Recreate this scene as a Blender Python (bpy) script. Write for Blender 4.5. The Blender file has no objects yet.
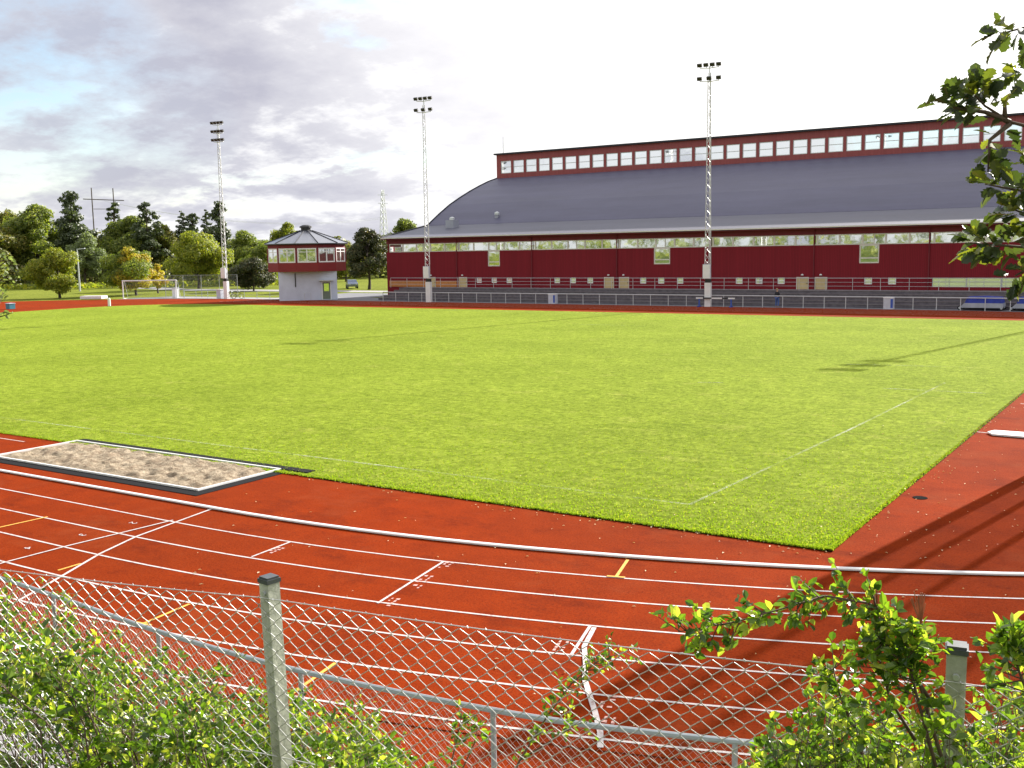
import bpy, math, random
from mathutils import Vector, Matrix, noise
R = math.radians
sc = bpy.context.scene
COL = sc.collection
rnd = random.Random(11)

# ---------------------------------------------------------------- camera (X runs along the grandstand, Y across the pitch, metres)
F, HOR, CH, ROLL, AZ = 1038.5, 250.3, 5.82, R(.96), R(33.12)
PIT = math.atan((384 - HOR) / F)
FW = Vector((-math.sin(AZ) * math.cos(PIT), math.cos(AZ) * math.cos(PIT), -math.sin(PIT)))
_r0 = Vector((math.cos(AZ), math.sin(AZ), 0)); _u0 = _r0.cross(FW)
RT = _r0 * math.cos(ROLL) - _u0 * math.sin(ROLL)
UP = _u0 * math.cos(ROLL) + _r0 * math.sin(ROLL)
EYE = Vector((0, 0, CH))
cam_d = bpy.data.cameras.new('camera')
cam = bpy.data.objects.new('camera', cam_d); COL.objects.link(cam)
cam_d.sensor_width = 36; cam_d.lens = F / 1024 * 36; cam_d.clip_start = .05; cam_d.clip_end = 6000
m3 = Matrix((RT, UP, -FW)).transposed()
cam.matrix_world = Matrix.Translation(EYE) @ m3.to_4x4()
sc.camera = cam

def ray(x, y): return FW + RT * ((x - 512) / F) + UP * ((384 - y) / F)
def at(x, y, d): return EYE + ray(x, y) * d                    # a point seen at (x, y) d metres ahead
def gnd(x, y, z=0):
    d = ray(x, y); return EYE + d * ((z - CH) / d.z)
def hor(x): return 258.8 - .01655 * x

# ---------------------------------------------------------------- node helpers
def mat(name):
    m = bpy.data.materials.new(name); m.use_nodes = True
    nt = m.node_tree; b = nt.nodes['Principled BSDF']
    return m, nt, b
def N(nt, t, **k):
    n = nt.nodes.new(t)
    for a, v in k.items():
        if a.startswith('i_'):
            n.inputs[a[2:].replace('_', ' ')].default_value = v
        else: setattr(n, a, v)
    return n
def L(nt, a, b): nt.links.new(a, b)
def rgb(c): return (c[0], c[1], c[2], 1)
def coords(nt, scale=(1, 1, 1), kind='Object'):
    tc = N(nt, 'ShaderNodeTexCoord'); mp = N(nt, 'ShaderNodeMapping'); mp.inputs['Scale'].default_value = scale
    L(nt, tc.outputs[kind], mp.inputs['Vector']); return mp.outputs['Vector']
def noi(nt, vec, scale, detail=4, rough=.55):
    n = N(nt, 'ShaderNodeTexNoise'); n.inputs['Scale'].default_value = scale; n.inputs['Detail'].default_value = detail
    n.inputs['Roughness'].default_value = rough; L(nt, vec, n.inputs['Vector']); return n.outputs['Fac']
def ramp(nt, fac, stops):
    r = N(nt, 'ShaderNodeValToRGB'); e = r.color_ramp.elements
    while len(e) < len(stops): e.new(.5)
    for i, (p, c) in enumerate(stops):
        e[i].position = p; e[i].color = rgb(c) if not isinstance(c, (int, float)) else (c, c, c, 1)
    L(nt, fac, r.inputs['Fac']); return r.outputs['Color']
def mixc(nt, fac, a, b, mode='MIX'):
    m = N(nt, 'ShaderNodeMix', data_type='RGBA', blend_type=mode)
    for s, v in ((m.inputs[0], fac), (m.inputs[6], a), (m.inputs[7], b)):
        if hasattr(v, 'links'): L(nt, v, s)
        elif isinstance(v, (int, float)): s.default_value = v
        else: s.default_value = rgb(v)
    return m.outputs[2]
def math_(nt, op, a, b=0.0, c=0.0):
    m = N(nt, 'ShaderNodeMath', operation=op)
    for s, v in zip(m.inputs, (a, b, c)):
        if hasattr(v, 'links'): L(nt, v, s)
        else: s.default_value = v
    return m.outputs[0]
def bump(nt, b, h, strength=.3, dist=.02):
    n = N(nt, 'ShaderNodeBump'); n.inputs['Strength'].default_value = strength; n.inputs['Distance'].default_value = dist
    L(nt, h, n.inputs['Height']); L(nt, n.outputs['Normal'], b.inputs['Normal'])

def simple(name, c, rough=.6, metal=0, var=.25, scale=3., bmp=0, bscale=30, spec=.5, c2=None):
    m, nt, b = mat(name)
    v = coords(nt)
    c2 = c2 or tuple(x * (1 - var) for x in c)
    col = ramp(nt, noi(nt, v, scale, 6, .65), [(.3, c2), (.62, c)])
    L(nt, col, b.inputs['Base Color'])
    b.inputs['Roughness'].default_value = rough; b.inputs['Metallic'].default_value = metal
    b.inputs['Specular IOR Level'].default_value = spec
    if bmp: bump(nt, b, noi(nt, v, bscale, 4), bmp, .01)
    return m

M = {}
M['white_paint'] = simple('white_paint', (.80, .80, .80), .45, var=.12, scale=2)
M['galv'] = simple('galvanised_steel', (.62, .64, .66), .42, .6, .2, 6)
M['galv_rail'] = simple('galvanised_rail', (.42, .47, .50), .45, .35, .25, 5)
M['wire'] = simple('fence_wire', (.70, .70, .69), .40, .7, .15, 20)
M['dark'] = simple('dark_metal', (.02, .02, .022), .5, 0, .3, 5)
M['mast'] = simple('mast_steel', (.56, .56, .57), .45, .2, .12, 2)
M['trunk'] = simple('bark', (.075, .058, .045), .9, 0, .5, 9, .6, 25)
M['twig'] = simple('twig_bark', (.13, .085, .055), .8, 0, .4, 30)
M['twig_red'] = simple('seed_head', (.42, .15, .07), .8, 0, .4, 40)
M['rubber'] = simple('black_rubber', (.016, .016, .018), .95, 0, .3, 8, .3, 60, .08)
M['concrete'] = simple('concrete', (.27, .27, .29), .85, 0, .25, 1.6, .3, 20)
M['tread'] = simple('weathered_bench_boards', (.20, .175, .18), .8, 0, .35, 2.5)
M['riser'] = simple('weathered_riser', (.17, .15, .17), .85, 0, .4, 2.5)
M['blue_cover'] = simple('blue_tarpaulin', (.03, .06, .42), .55, 0, .35, 2.2, .5, 5)
M['grey_cover'] = simple('grey_tarpaulin', (.42, .44, .50), .6, 0, .2, 2.2, .5, 5)
M['bin'] = simple('pale_bin_plastic', (.55, .58, .66), .5, 0, .15, 3)
M['tan'] = simple('tan_door_paint', (.60, .46, .24), .6, 0, .15, 2)
M['orange'] = simple('ochre_boards', (.56, .22, .06), .7, 0, .25, 2.5)
M['trim_pale'] = simple('pale_trim', (.72, .69, .62), .5, 0, .15, 2)
M['blue_paint'] = simple('blue_paint', (.04, .10, .45), .5, 0, .2, 4)
M['teal'] = simple('teal_plastic', (.04, .22, .30), .5, 0, .2, 3)
M['car'] = simple('grey_blue_car_paint', (.22, .26, .36), .25, .3, .05, 1)
M['tyre'] = simple('tyre_rubber', (.015, .015, .016), .8, 0, .3, 12)
M['skin'] = simple('skin', (.50, .30, .21), .6, 0, .1, 6)
M['jeans'] = simple('blue_denim', (.08, .14, .36), .85, 0, .25, 9)
M['jacket'] = simple('black_jacket_cloth', (.02, .02, .025), .85, 0, .3, 9)
M['hair'] = simple('fair_hair', (.36, .26, .15), .7, 0, .3, 30)
M['booth_wall'] = simple('booth_render', (.58, .61, .72), .8, 0, .16, .6, .2, 14)
M['net'] = simple('net_cord', (.25, .26, .25), .8, 0, .2, 10)
M['net_dark'] = simple('dark_net_cord', (.03, .04, .035), .9, 0, .2, 10)
M['post_green'] = simple('weathered_post_paint', (.52, .54, .44), .55, .0, .35, 14, .3, 50)
M['cap'] = simple('post_cap', (.10, .11, .12), .4, .3, .3, 20)
M['rooflight'] = simple('pale_roof_sheet', (.33, .34, .40), .5, .2, .15, .7)
M['pit'] = simple('dark_cast_iron', (.008, .008, .008), 1.0, 0, .3, 8, 0, 30, .02)
M['felt'] = simple('black_edge_felt', (.03, .03, .04), .8)

def red_boards(name, c, board=.16):
    m, nt, b = mat(name)
    v = coords(nt)
    sx = N(nt, 'ShaderNodeSeparateXYZ'); L(nt, v, sx.inputs[0])
    u = math_(nt, 'ADD', sx.outputs[0], sx.outputs[1])
    fr = math_(nt, 'FRACT', math_(nt, 'MULTIPLY', u, 1 / board))
    gap = math_(nt, 'LESS_THAN', fr, .12)
    wn = N(nt, 'ShaderNodeTexWhiteNoise', noise_dimensions='1D')
    L(nt, math_(nt, 'FLOOR', math_(nt, 'MULTIPLY', u, 1 / board)), wn.inputs['W'])
    base = mixc(nt, math_(nt, 'MULTIPLY', wn.outputs['Value'], .5), c, tuple(x * .7 for x in c))
    st = noi(nt, coords(nt, (1, 1, .15)), 1.3, 5)
    base = mixc(nt, math_(nt, 'MULTIPLY', st, .35), base, tuple(x * .55 for x in c))
    L(nt, mixc(nt, gap, base, tuple(x * .35 for x in c)), b.inputs['Base Color'])
    b.inputs['Roughness'].default_value = .75; b.inputs['Specular IOR Level'].default_value = .25
    bump(nt, b, gap, -.5, .02)
    return m
M['red'] = red_boards('falu_red_boards', (.235, .012, .022))
M['red_trim'] = red_boards('clerestory_red_boards', (.34, .09, .09))
M['red_dark'] = simple('dark_red_fascia', (.17, .012, .02), .7, 0, .2, 1.5)
M['red_booth'] = simple('booth_red_panel', (.21, .010, .012), .6, 0, .15, 1.5)

def roof_mat(name, c, seam=.6):
    m, nt, b = mat(name)
    v = coords(nt)
    sx = N(nt, 'ShaderNodeSeparateXYZ'); L(nt, v, sx.inputs[0])
    fr = math_(nt, 'FRACT', math_(nt, 'MULTIPLY', sx.outputs[0], 1 / seam))
    s = math_(nt, 'LESS_THAN', fr, .07)
    big = noi(nt, coords(nt, (.25, 1, 1)), .35, 6, .7)
    col = ramp(nt, big, [(.25, tuple(x * .78 for x in c)), (.7, tuple(x * 1.12 for x in c))])
    streak = noi(nt, coords(nt, (2.2, .12, .12)), 1.0, 3)
    col = mixc(nt, math_(nt, 'MULTIPLY', streak, .35), col, tuple(x * .8 for x in c))
    L(nt, col, b.inputs['Base Color'])
    b.inputs['Roughness'].default_value = .55; b.inputs['Metallic'].default_value = .0
    bump(nt, b, s, .12, .02)
    return m
M['roof'] = roof_mat('grey_blue_roof_sheet', (.10, .097, .158))
M['roof_low'] = roof_mat('pale_grey_roof_sheet', (.10, .10, .14))
M['roof_booth'] = simple('booth_roof_sheet', (.30, .31, .36), .3, .7, .15, .8)

def glass_reflect(name, tint, refl):
    m, nt, b = mat(name)
    b.inputs['Base Color'].default_value = rgb(tint); b.inputs['Roughness'].default_value = .25
    g = N(nt, 'ShaderNodeBsdfGlossy'); g.inputs['Color'].default_value = (.92, .95, .95, 1); g.inputs['Roughness'].default_value = .03
    nb = N(nt, 'ShaderNodeBump'); nb.inputs['Strength'].default_value = .06; nb.inputs['Distance'].default_value = .05
    L(nt, noi(nt, coords(nt), .8, 2), nb.inputs['Height']); L(nt, nb.outputs[0], g.inputs['Normal'])
    mx = N(nt, 'ShaderNodeMixShader'); mx.inputs[0].default_value = refl
    L(nt, b.outputs[0], mx.inputs[1]); L(nt, g.outputs[0], mx.inputs[2])
    L(nt, mx.outputs[0], nt.nodes['Material Output'].inputs[0])
    return m
M['pane'] = glass_reflect('reflective_window_glass', (.10, .13, .10), .75)
def glass_clear(name, refl=.25, tint=(.86, .93, 1)):
    m, nt, b = mat(name)
    t = N(nt, 'ShaderNodeBsdfTransparent'); t.inputs[0].default_value = rgb(tint)
    g = N(nt, 'ShaderNodeBsdfGlossy'); g.inputs['Roughness'].default_value = .03
    mx = N(nt, 'ShaderNodeMixShader'); mx.inputs[0].default_value = refl
    L(nt, t.outputs[0], mx.inputs[1]); L(nt, g.outputs[0], mx.inputs[2])
    L(nt, mx.outputs[0], nt.nodes['Material Output'].inputs[0]); return m
M['pane_clear'] = glass_clear('clear_window_glass', .3)
M['pane_sky'] = glass_reflect('blue_mirror_glass', (.25, .35, .45), .82)
M['pane_pale'] = glass_reflect('pale_tinted_glass', (.62, .66, .60), .38)  # pale tint in the base colour, with a weaker mirror mix

def track_mat():
    m, nt, b = mat('red_rubber_track')
    v = coords(nt)
    fine = noi(nt, v, 26, 5, .75); mid = noi(nt, v, 1.4, 6, .65); big = noi(nt, v, .13, 4, .6)
    c = ramp(nt, mid, [(.28, (.178, .0170, .0013)), (.7, (.262, .0285, .0018))])
    c = mixc(nt, math_(nt, 'MULTIPLY', ramp(nt, big, [(.4, 0.0), (.65, 1.0)]), .45), c, (.135, .020, .004))
    c = mixc(nt, ramp(nt, fine, [(.46, 0.0), (.72, .75)]), c, (.26, .046, .009))
    c = mixc(nt, ramp(nt, noi(nt, v, 21, 4, .85), [(.32, .8), (.49, 0.0)]), c, (.06, .006, .002))
    st = noi(nt, coords(nt, (.25, 1, 1)), 2.2, 5, .7)
    c = mixc(nt, ramp(nt, st, [(.6, 0.0), (.78, .35)]), c, (.25, .062, .022))
    stain = noi(nt, coords(nt, (.7, 1, 1)), .75, 7, .75)
    c = mixc(nt, ramp(nt, stain, [(.36, .45), (.47, 0.0)]), c, (.085, .010, .003))
    c = mixc(nt, ramp(nt, noi(nt, v, .33, 6, .7), [(.54, 0.0), (.68, .4)]), c, (.24, .052, .017))
    L(nt, c, b.inputs['Base Color'])
    b.inputs['Roughness'].default_value = 1.0; b.inputs['Specular IOR Level'].default_value = .03
    bump(nt, b, noi(nt, v, 40, 4, .85), .8, .012)
    return m
M['track'] = track_mat()

def paint_on_track(name, c, wear=.45, scale=9):
    m, nt, b = mat(name)
    v = coords(nt)
    f = ramp(nt, noi(nt, v, scale, 6, .75), [(wear - .12, 0.0), (wear + .1, 1.0)])
    L(nt, mixc(nt, f, (.25, .06, .03), c), b.inputs['Base Color']); b.inputs['Roughness'].default_value = .6
    return m
M['line'] = paint_on_track('white_line_paint', (.52, .47, .46), .38)
M['line_yellow'] = paint_on_track('yellow_line_paint', (.72, .38, .05), .38)
M['line_faded'] = paint_on_track('faded_number_paint', (.55, .32, .28), .42, 30)

def grass_mat(name, a, bcol, dry, near=True):
    m, nt, b = mat(name)
    v = coords(nt)
    big = noi(nt, v, .12, 5, .6); mid = noi(nt, coords(nt, (1, .55, 1)), 1.1, 6, .7); fine = noi(nt, v, 30, 4, .8)
    c = mixc(nt, ramp(nt, mid, [(.3, 0.0), (.7, 1.0)]), a, bcol)
    c = mixc(nt, ramp(nt, big, [(.42, 0.0), (.62, .6)]), c, tuple(x * .82 for x in a))
    c = mixc(nt, ramp(nt, noi(nt, v, .55, 6, .75), [(.56, 0.0), (.75, .75)]), c, dry)
    # mowing bands of the lawn mower
    sx = N(nt, 'ShaderNodeSeparateXYZ'); L(nt, v, sx.inputs[0])
    st = math_(nt, 'SINE', math_(nt, 'MULTIPLY', sx.outputs[1], 1.15))
    c = mixc(nt, math_(nt, 'MULTIPLY', math_(nt, 'ADD', st, 1), .09), c, tuple(x * .75 for x in bcol))
    c = mixc(nt, ramp(nt, fine, [(.3, .75), (.52, 0.0)]), c, tuple(x * .35 for x in a))
    tuft = noi(nt, coords(nt, (1, .6, 1)), 5.5, 5, .8)
    c = mixc(nt, ramp(nt, tuft, [(.38, .75), (.5, 0.0)]), c, tuple(x * .5 for x in a))
    c = mixc(nt, ramp(nt, tuft, [(.53, 0.0), (.66, .6)]), c, tuple(x * 1.2 for x in bcol))
    far = noi(nt, coords(nt, (.5, 1, 1)), 1.8, 6, .85)
    c = mixc(nt, ramp(nt, far, [(.40, .65), (.5, 0.0)]), c, tuple(x * .62 for x in a))
    L(nt, c, b.inputs['Base Color'])
    b.inputs['Roughness'].default_value = 1.0; b.inputs['Specular IOR Level'].default_value = .03
    h = math_(nt, 'ADD', noi(nt, v, 14, 5, .85), math_(nt, 'MULTIPLY', noi(nt, v, 2.5, 4, .7), 1.5))
    bump(nt, b, h, .9, .05)
    return m
M['pitch'] = grass_mat('mown_pitch_grass', (.195, .265, .022), (.30, .37, .042), (.42, .41, .10))
M['meadow'] = grass_mat('meadow_grass', (.17, .21, .03), (.26, .28, .045), (.34, .30, .09))
M['slope'] = grass_mat('embankment_turf', (.05, .075, .02), (.09, .11, .03), (.14, .12, .05))
M['asphalt'] = simple('asphalt_apron', (.16, .165, .185), .85, 0, .2, 1.2, .3, 40)
M['road'] = simple('pale_road', (.34, .33, .34), .85, 0, .15, .6)
def paver_mat():
    m, nt, b = mat('grey_paving_slabs')
    v = coords(nt)
    br = N(nt, 'ShaderNodeTexBrick'); br.inputs['Scale'].default_value = 1.0
    br.inputs['Brick Width'].default_value = .4; br.inputs['Row Height'].default_value = .4; br.inputs['Mortar Size'].default_value = .012
    br.inputs['Color1'].default_value = (.30, .28, .29, 1); br.inputs['Color2'].default_value = (.24, .225, .235, 1); br.inputs['Mortar'].default_value = (.09, .09, .07, 1)
    L(nt, v, br.inputs['Vector'])
    L(nt, mixc(nt, math_(nt, 'MULTIPLY', noi(nt, v, 12, 5), .5), br.outputs['Color'], (.16, .15, .15)), b.inputs['Base Color'])
    b.inputs['Roughness'].default_value = .85
    return m
M['paver'] = paver_mat()
def sand_mat():
    m, nt, b = mat('raked_sand')
    v = coords(nt)
    n1 = noi(nt, v, 5, 6, .7)
    L(nt, ramp(nt, n1, [(.40, (.25, .18, .115)), (.6, (.46, .37, .26))]), b.inputs['Base Color'])
    b.inputs['Roughness'].default_value = .95
    bump(nt, b, noi(nt, v, 12, 6, .75), 1.0, .12)
    return m
M['sand'] = sand_mat()

def leaf_mat(name, a, bcol, third=None, trans=.4, rough=.5, spec=.4):
    m, nt, b = mat(name)
    g = N(nt, 'ShaderNodeNewGeometry')
    stops = [(.15, a), (.75, bcol)] + ([(.93, third)] if third else [])
    col = ramp(nt, g.outputs['Random Per Island'], stops)
    L(nt, col, b.inputs['Base Color']); b.inputs['Roughness'].default_value = rough; b.inputs['Specular IOR Level'].default_value = spec
    t = N(nt, 'ShaderNodeBsdfTranslucent')
    L(nt, mixc(nt, 1.0, col, (1.6, 1.75, .7), 'MULTIPLY'), t.inputs['Color'])
    mx = N(nt, 'ShaderNodeMixShader'); mx.inputs[0].default_value = trans
    L(nt, b.outputs[0], mx.inputs[1]); L(nt, t.outputs[0], mx.inputs[2])
    L(nt, mx.outputs[0], nt.nodes['Material Output'].inputs[0])
    return m
M['lf_dark'] = leaf_mat('pine_needles', (.035, .052, .022), (.08, .10, .04), None, .25)
M['lf_olive'] = leaf_mat('olive_leaves', (.11, .13, .025), (.23, .235, .05), (.30, .23, .06), .45)
M['lf_green'] = leaf_mat('green_leaves', (.09, .125, .022), (.225, .255, .048), (.31, .32, .065), .45)
M['lf_bright'] = leaf_mat('yellow_green_leaves', (.13, .16, .02), (.28, .30, .035), (.38, .34, .04), .45)
M['lf_yellow'] = leaf_mat('autumn_yellow_leaves', (.34, .30, .03), (.52, .42, .035), (.52, .30, .03), .4)
M['lf_grey'] = leaf_mat('grey_green_leaves', (.12, .15, .07), (.24, .28, .14), None, .4)
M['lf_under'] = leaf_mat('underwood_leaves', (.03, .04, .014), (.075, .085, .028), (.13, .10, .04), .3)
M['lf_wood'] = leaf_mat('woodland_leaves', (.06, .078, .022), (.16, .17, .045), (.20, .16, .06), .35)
M['lf_hedge'] = leaf_mat('shrub_leaves', (.05, .10, .014), (.19, .29, .025), (.46, .48, .08), .45, .28, .65)
M['lf_hedge2'] = leaf_mat('wild_rose_leaves', (.05, .10, .014), (.19, .29, .025), (.46, .48, .08), .45, .28, .65)
M['lf_oak'] = leaf_mat('oak_leaves', (.030, .046, .018), (.075, .10, .026), (.20, .21, .03), .36, .4, .5)
M['lf_blade'] = leaf_mat('grass_blades', (.13, .195, .012), (.25, .33, .025), (.32, .32, .05), .45, .7, .15)
M['lf_fall'] = leaf_mat('fallen_leaf', (.55, .42, .20), (.62, .52, .36), (.50, .26, .10), .1, .7)

# ---------------------------------------------------------------- mesh builder
class MB:
    def __init__(s): s.v = []; s.f = []
    def add(s, vs, fs):
        o = len(s.v); s.v.extend([tuple(p) for p in vs]); s.f.extend([tuple(i + o for i in f) for f in fs]); return s
    def box(s, x0, x1, y0, y1, z0, z1):
        return s.add([(x0, y0, z0), (x1, y0, z0), (x1, y1, z0), (x0, y1, z0), (x0, y0, z1), (x1, y0, z1), (x1, y1, z1), (x0, y1, z1)],
                     [(0, 3, 2, 1), (4, 5, 6, 7), (0, 1, 5, 4), (1, 2, 6, 5), (2, 3, 7, 6), (3, 0, 4, 7)])
    def obox(s, c, ax, ay, az):
        c = Vector(c); ax, ay, az = Vector(ax), Vector(ay), Vector(az)
        vs = [c + sx * ax + sy * ay + sz * az for sz in (-1, 1) for sx, sy in ((-1, -1), (1, -1), (1, 1), (-1, 1))]
        return s.add(vs, [(0, 3, 2, 1), (4, 5, 6, 7), (0, 1, 5, 4), (1, 2, 6, 5), (2, 3, 7, 6), (3, 0, 4, 7)])
    def tube(s, pts, r, n=6, caps=True):
        pts = [Vector(p) for p in pts]; k = len(pts)
        rr = r if isinstance(r, (list, tuple)) else [r] * k
        ref = None; rings = []
        for i, p in enumerate(pts):
            d = (pts[min(i + 1, k - 1)] - pts[max(i - 1, 0)])
            if d.length < 1e-9: d = Vector((0, 0, 1))
            d.normalize()
            if ref is None:
                ref = d.orthogonal().normalized()
            else:
                ref = ref - d * ref.dot(d)
                ref = ref.normalized() if ref.length > 1e-6 else d.orthogonal().normalized()
            b = d.cross(ref)
            rings.append([p + (ref * math.cos(2 * math.pi * j / n) + b * math.sin(2 * math.pi * j / n)) * rr[i] for j in range(n)])
        vs = [q for ring in rings for q in ring]; fs = []
        for i in range(k - 1):
            for j in range(n):
                a = i * n + j; c = i * n + (j + 1) % n
                fs.append((a, c, c + n, a + n))
        if caps:
            fs.append(tuple(range(n - 1, -1, -1))); fs.append(tuple(range((k - 1) * n, k * n)))
        return s.add(vs, fs)
    def prism(s, poly, z0, z1):
        n = len(poly)
        vs = [(x, y, z0) for x, y in poly] + [(x, y, z1) for x, y in poly]
        return s.add(vs, [tuple(range(n - 1, -1, -1)), tuple(range(n, 2 * n))] + [(i, (i + 1) % n, (i + 1) % n + n, i + n) for i in range(n)])
    def lathe(s, prof, c=(0, 0, 0), n=16):
        vs = []; fs = []
        for r, z in prof:
            for j in range(n):
                a = 2 * math.pi * j / n; vs.append((c[0] + r * math.cos(a), c[1] + r * math.sin(a), c[2] + z))
        for i in range(len(prof) - 1):
            for j in range(n):
                a = i * n + j; b = i * n + (j + 1) % n; fs.append((a, b, b + n, a + n))
        fs.append(tuple(range(n - 1, -1, -1))); fs.append(tuple(range((len(prof) - 1) * n, len(prof) * n)))
        return s.add(vs, fs)
    def strip(s, pts, w, z):                               # a flat painted strip along points
        pts = [Vector((p[0], p[1], 0)) for p in pts]; vs = []; fs = []
        for i, p in enumerate(pts):
            d = (pts[min(i + 1, len(pts) - 1)] - pts[max(i - 1, 0)]).normalized(); nrm = Vector((-d.y, d.x, 0))
            for sg in (-.5, .5):
                q = p + nrm * w * sg; vs.append((q.x, q.y, z))
        for i in range(len(pts) - 1): fs.append((2 * i, 2 * i + 2, 2 * i + 3, 2 * i + 1))
        return s.add(vs, fs)
    def sheet(s, poly, z): return s.add([(x, y, z) for x, y in poly], [tuple(range(len(poly)))])
    def build(s, name, m, parent=None, world=True, smooth=False):
        off = Vector((0, 0, 0))
        if parent is not None and world:
            r = parent
            while r.parent: r = r.parent
            off = Vector(r.location)
        me = bpy.data.meshes.new(name)
        me.from_pydata([(v[0] - off.x, v[1] - off.y, v[2] - off.z) for v in s.v], [], s.f)
        me.materials.append(M[m] if isinstance(m, str) else m)
        if smooth: me.polygons.foreach_set('use_smooth', [True] * len(me.polygons))
        me.update()
        o = bpy.data.objects.new(name, me); COL.objects.link(o)
        if parent is not None: o.parent = parent
        return o

def tag(o, label=None, cat=None, group=None, kind=None):
    if label: o['label'] = label
    if cat: o['category'] = cat
    if group: o['group'] = group
    if kind: o['kind'] = kind
    return o
def thing(name, label, cat, loc=(0, 0, 0), group=None, rz=0):
    o = bpy.data.objects.new(name, None); COL.objects.link(o)
    o.location = loc; o.rotation_euler = (0, 0, rz); o.empty_display_size = .2
    return tag(o, label, cat, group)
def copy_tree(o, parent=None):
    c = o.copy(); COL.objects.link(c)
    if parent is not None: c.parent = parent
    for ch in list(o.children): copy_tree(ch, c)
    return c
def struct(mb, name, m, label=None): return tag(mb.build(name, m), label, None, None, 'structure')

# ---------------------------------------------------------------- sun, sky
SUN_AZ, SUN_EL = math.atan2(.182, .983), R(25.6)                      # from +Y towards +X
SD = Vector((math.sin(SUN_AZ) * math.cos(SUN_EL), math.cos(SUN_AZ) * math.cos(SUN_EL), math.sin(SUN_EL)))
sl = bpy.data.lights.new('sun', 'SUN'); sl.energy = 5.0; sl.angle = R(.5); sl.color = (1, .95, .86)
so = bpy.data.objects.new('sun', sl); COL.objects.link(so); so.rotation_euler = SD.to_track_quat('Z', 'Y').to_euler(); so.location = (60, 200, 120)

w = bpy.data.worlds.new('World'); sc.world = w; w.use_nodes = True
nt = w.node_tree; bg = nt.nodes['Background']
sky = N(nt, 'ShaderNodeTexSky', sky_type='NISHITA'); sky.sun_disc = False
sky.sun_elevation = SUN_EL; sky.sun_rotation = SUN_AZ; sky.air_density = 1.0; sky.dust_density = .8; sky.altitude = 50
tc = N(nt, 'ShaderNodeTexCoord')
nz = N(nt, 'ShaderNodeVectorMath', operation='NORMALIZE'); L(nt, tc.outputs['Generated'], nz.inputs[0])
sep = N(nt, 'ShaderNodeSeparateXYZ'); L(nt, nz.outputs[0], sep.inputs[0])
den = math_(nt, 'ADD', math_(nt, 'MAXIMUM', sep.outputs[2], 0.0), .26)
cv = N(nt, 'ShaderNodeCombineXYZ')
L(nt, math_(nt, 'DIVIDE', sep.outputs[0], den), cv.inputs[0]); L(nt, math_(nt, 'DIVIDE', sep.outputs[1], den), cv.inputs[1])
CLOUD_OFF = (3.1, 1.7, 0.0)
mp = N(nt, 'ShaderNodeMapping'); mp.inputs['Location'].default_value = CLOUD_OFF; L(nt, cv.outputs[0], mp.inputs['Vector'])
n1 = noi(nt, mp.outputs[0], 1.25, 10, .58)
n2 = noi(nt, mp.outputs[0], 3.2, 9, .62)
n3 = noi(nt, mp.outputs[0], .55, 4, .5)
cover = ramp(nt, math_(nt, 'ADD', math_(nt, 'MULTIPLY', n1, .75), math_(nt, 'MULTIPLY', n2, .25)), [(.39, 0.0), (.47, 1.0)])
def blob(px, py, c0, c1):
    d = N(nt, 'ShaderNodeVectorMath', operation='DOT_PRODUCT'); L(nt, nz.outputs[0], d.inputs[0]); d.inputs[1].default_value = ray(px, py).normalized()
    return ramp(nt, d.outputs['Value'], [(c0, 0.0), (c1, 1.0)])
bank = math_(nt, 'MAXIMUM', blob(130, 20, .965, .992), blob(330, 25, .972, .995))
bank = math_(nt, 'MAXIMUM', bank, math_(nt, 'MULTIPLY', blob(60, 168, .985, .998), .8))
gv = math_(nt, 'ADD', math_(nt, 'MULTIPLY', n1, .5), math_(nt, 'MULTIPLY', n2, .5))
gv = math_(nt, 'ADD', math_(nt, 'MULTIPLY', math_(nt, 'SUBTRACT', gv, .5), 1.7), .40)
gv = math_(nt, 'ADD', gv, math_(nt, 'MULTIPLY', bank, .17))
grey = ramp(nt, gv, [(.46, 0.0), (.55, .7), (.70, 1.0)])
ds = N(nt, 'ShaderNodeVectorMath', operation='DOT_PRODUCT'); L(nt, nz.outputs[0], ds.inputs[0]); ds.inputs[1].default_value = SD
glow = ramp(nt, ds.outputs['Value'], [(.55, 0.0), (.94, 1.0)])
CL_W, CL_G = (5.2, 5.2, 5.3), (2.8, 2.8, 3.3)
ccol = mixc(nt, grey, CL_W, CL_G)
ccol = mixc(nt, glow, ccol, (8.5, 8.3, 8.0))
gap = math_(nt, 'MAXIMUM', blob(30, 82, .9925, .9985), math_(nt, 'MULTIPLY', blob(140, 118, .997, .9995), .5))
cover = math_(nt, 'MULTIPLY', cover, math_(nt, 'SUBTRACT', 1.0, math_(nt, 'MULTIPLY', gap, ramp(nt, n2, [(.40, 1.0), (.56, .15)]))))
cov2 = math_(nt, 'MAXIMUM', cover, math_(nt, 'MULTIPLY', glow, .9))
skyc = mixc(nt, cov2, sky.outputs[0], ccol)
L(nt, skyc, bg.inputs['Color']); bg.inputs['Strength'].default_value = .08
sc.view_settings.view_transform = 'Standard'; sc.view_settings.look = 'None'; sc.view_settings.exposure = 1.3; sc.view_settings.gamma = 1
sc.cycles.use_denoising = True
sc.cycles.max_bounces = 6; sc.cycles.transparent_max_bounces = 12
sc.cycles.sample_clamp_indirect = 6

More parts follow.
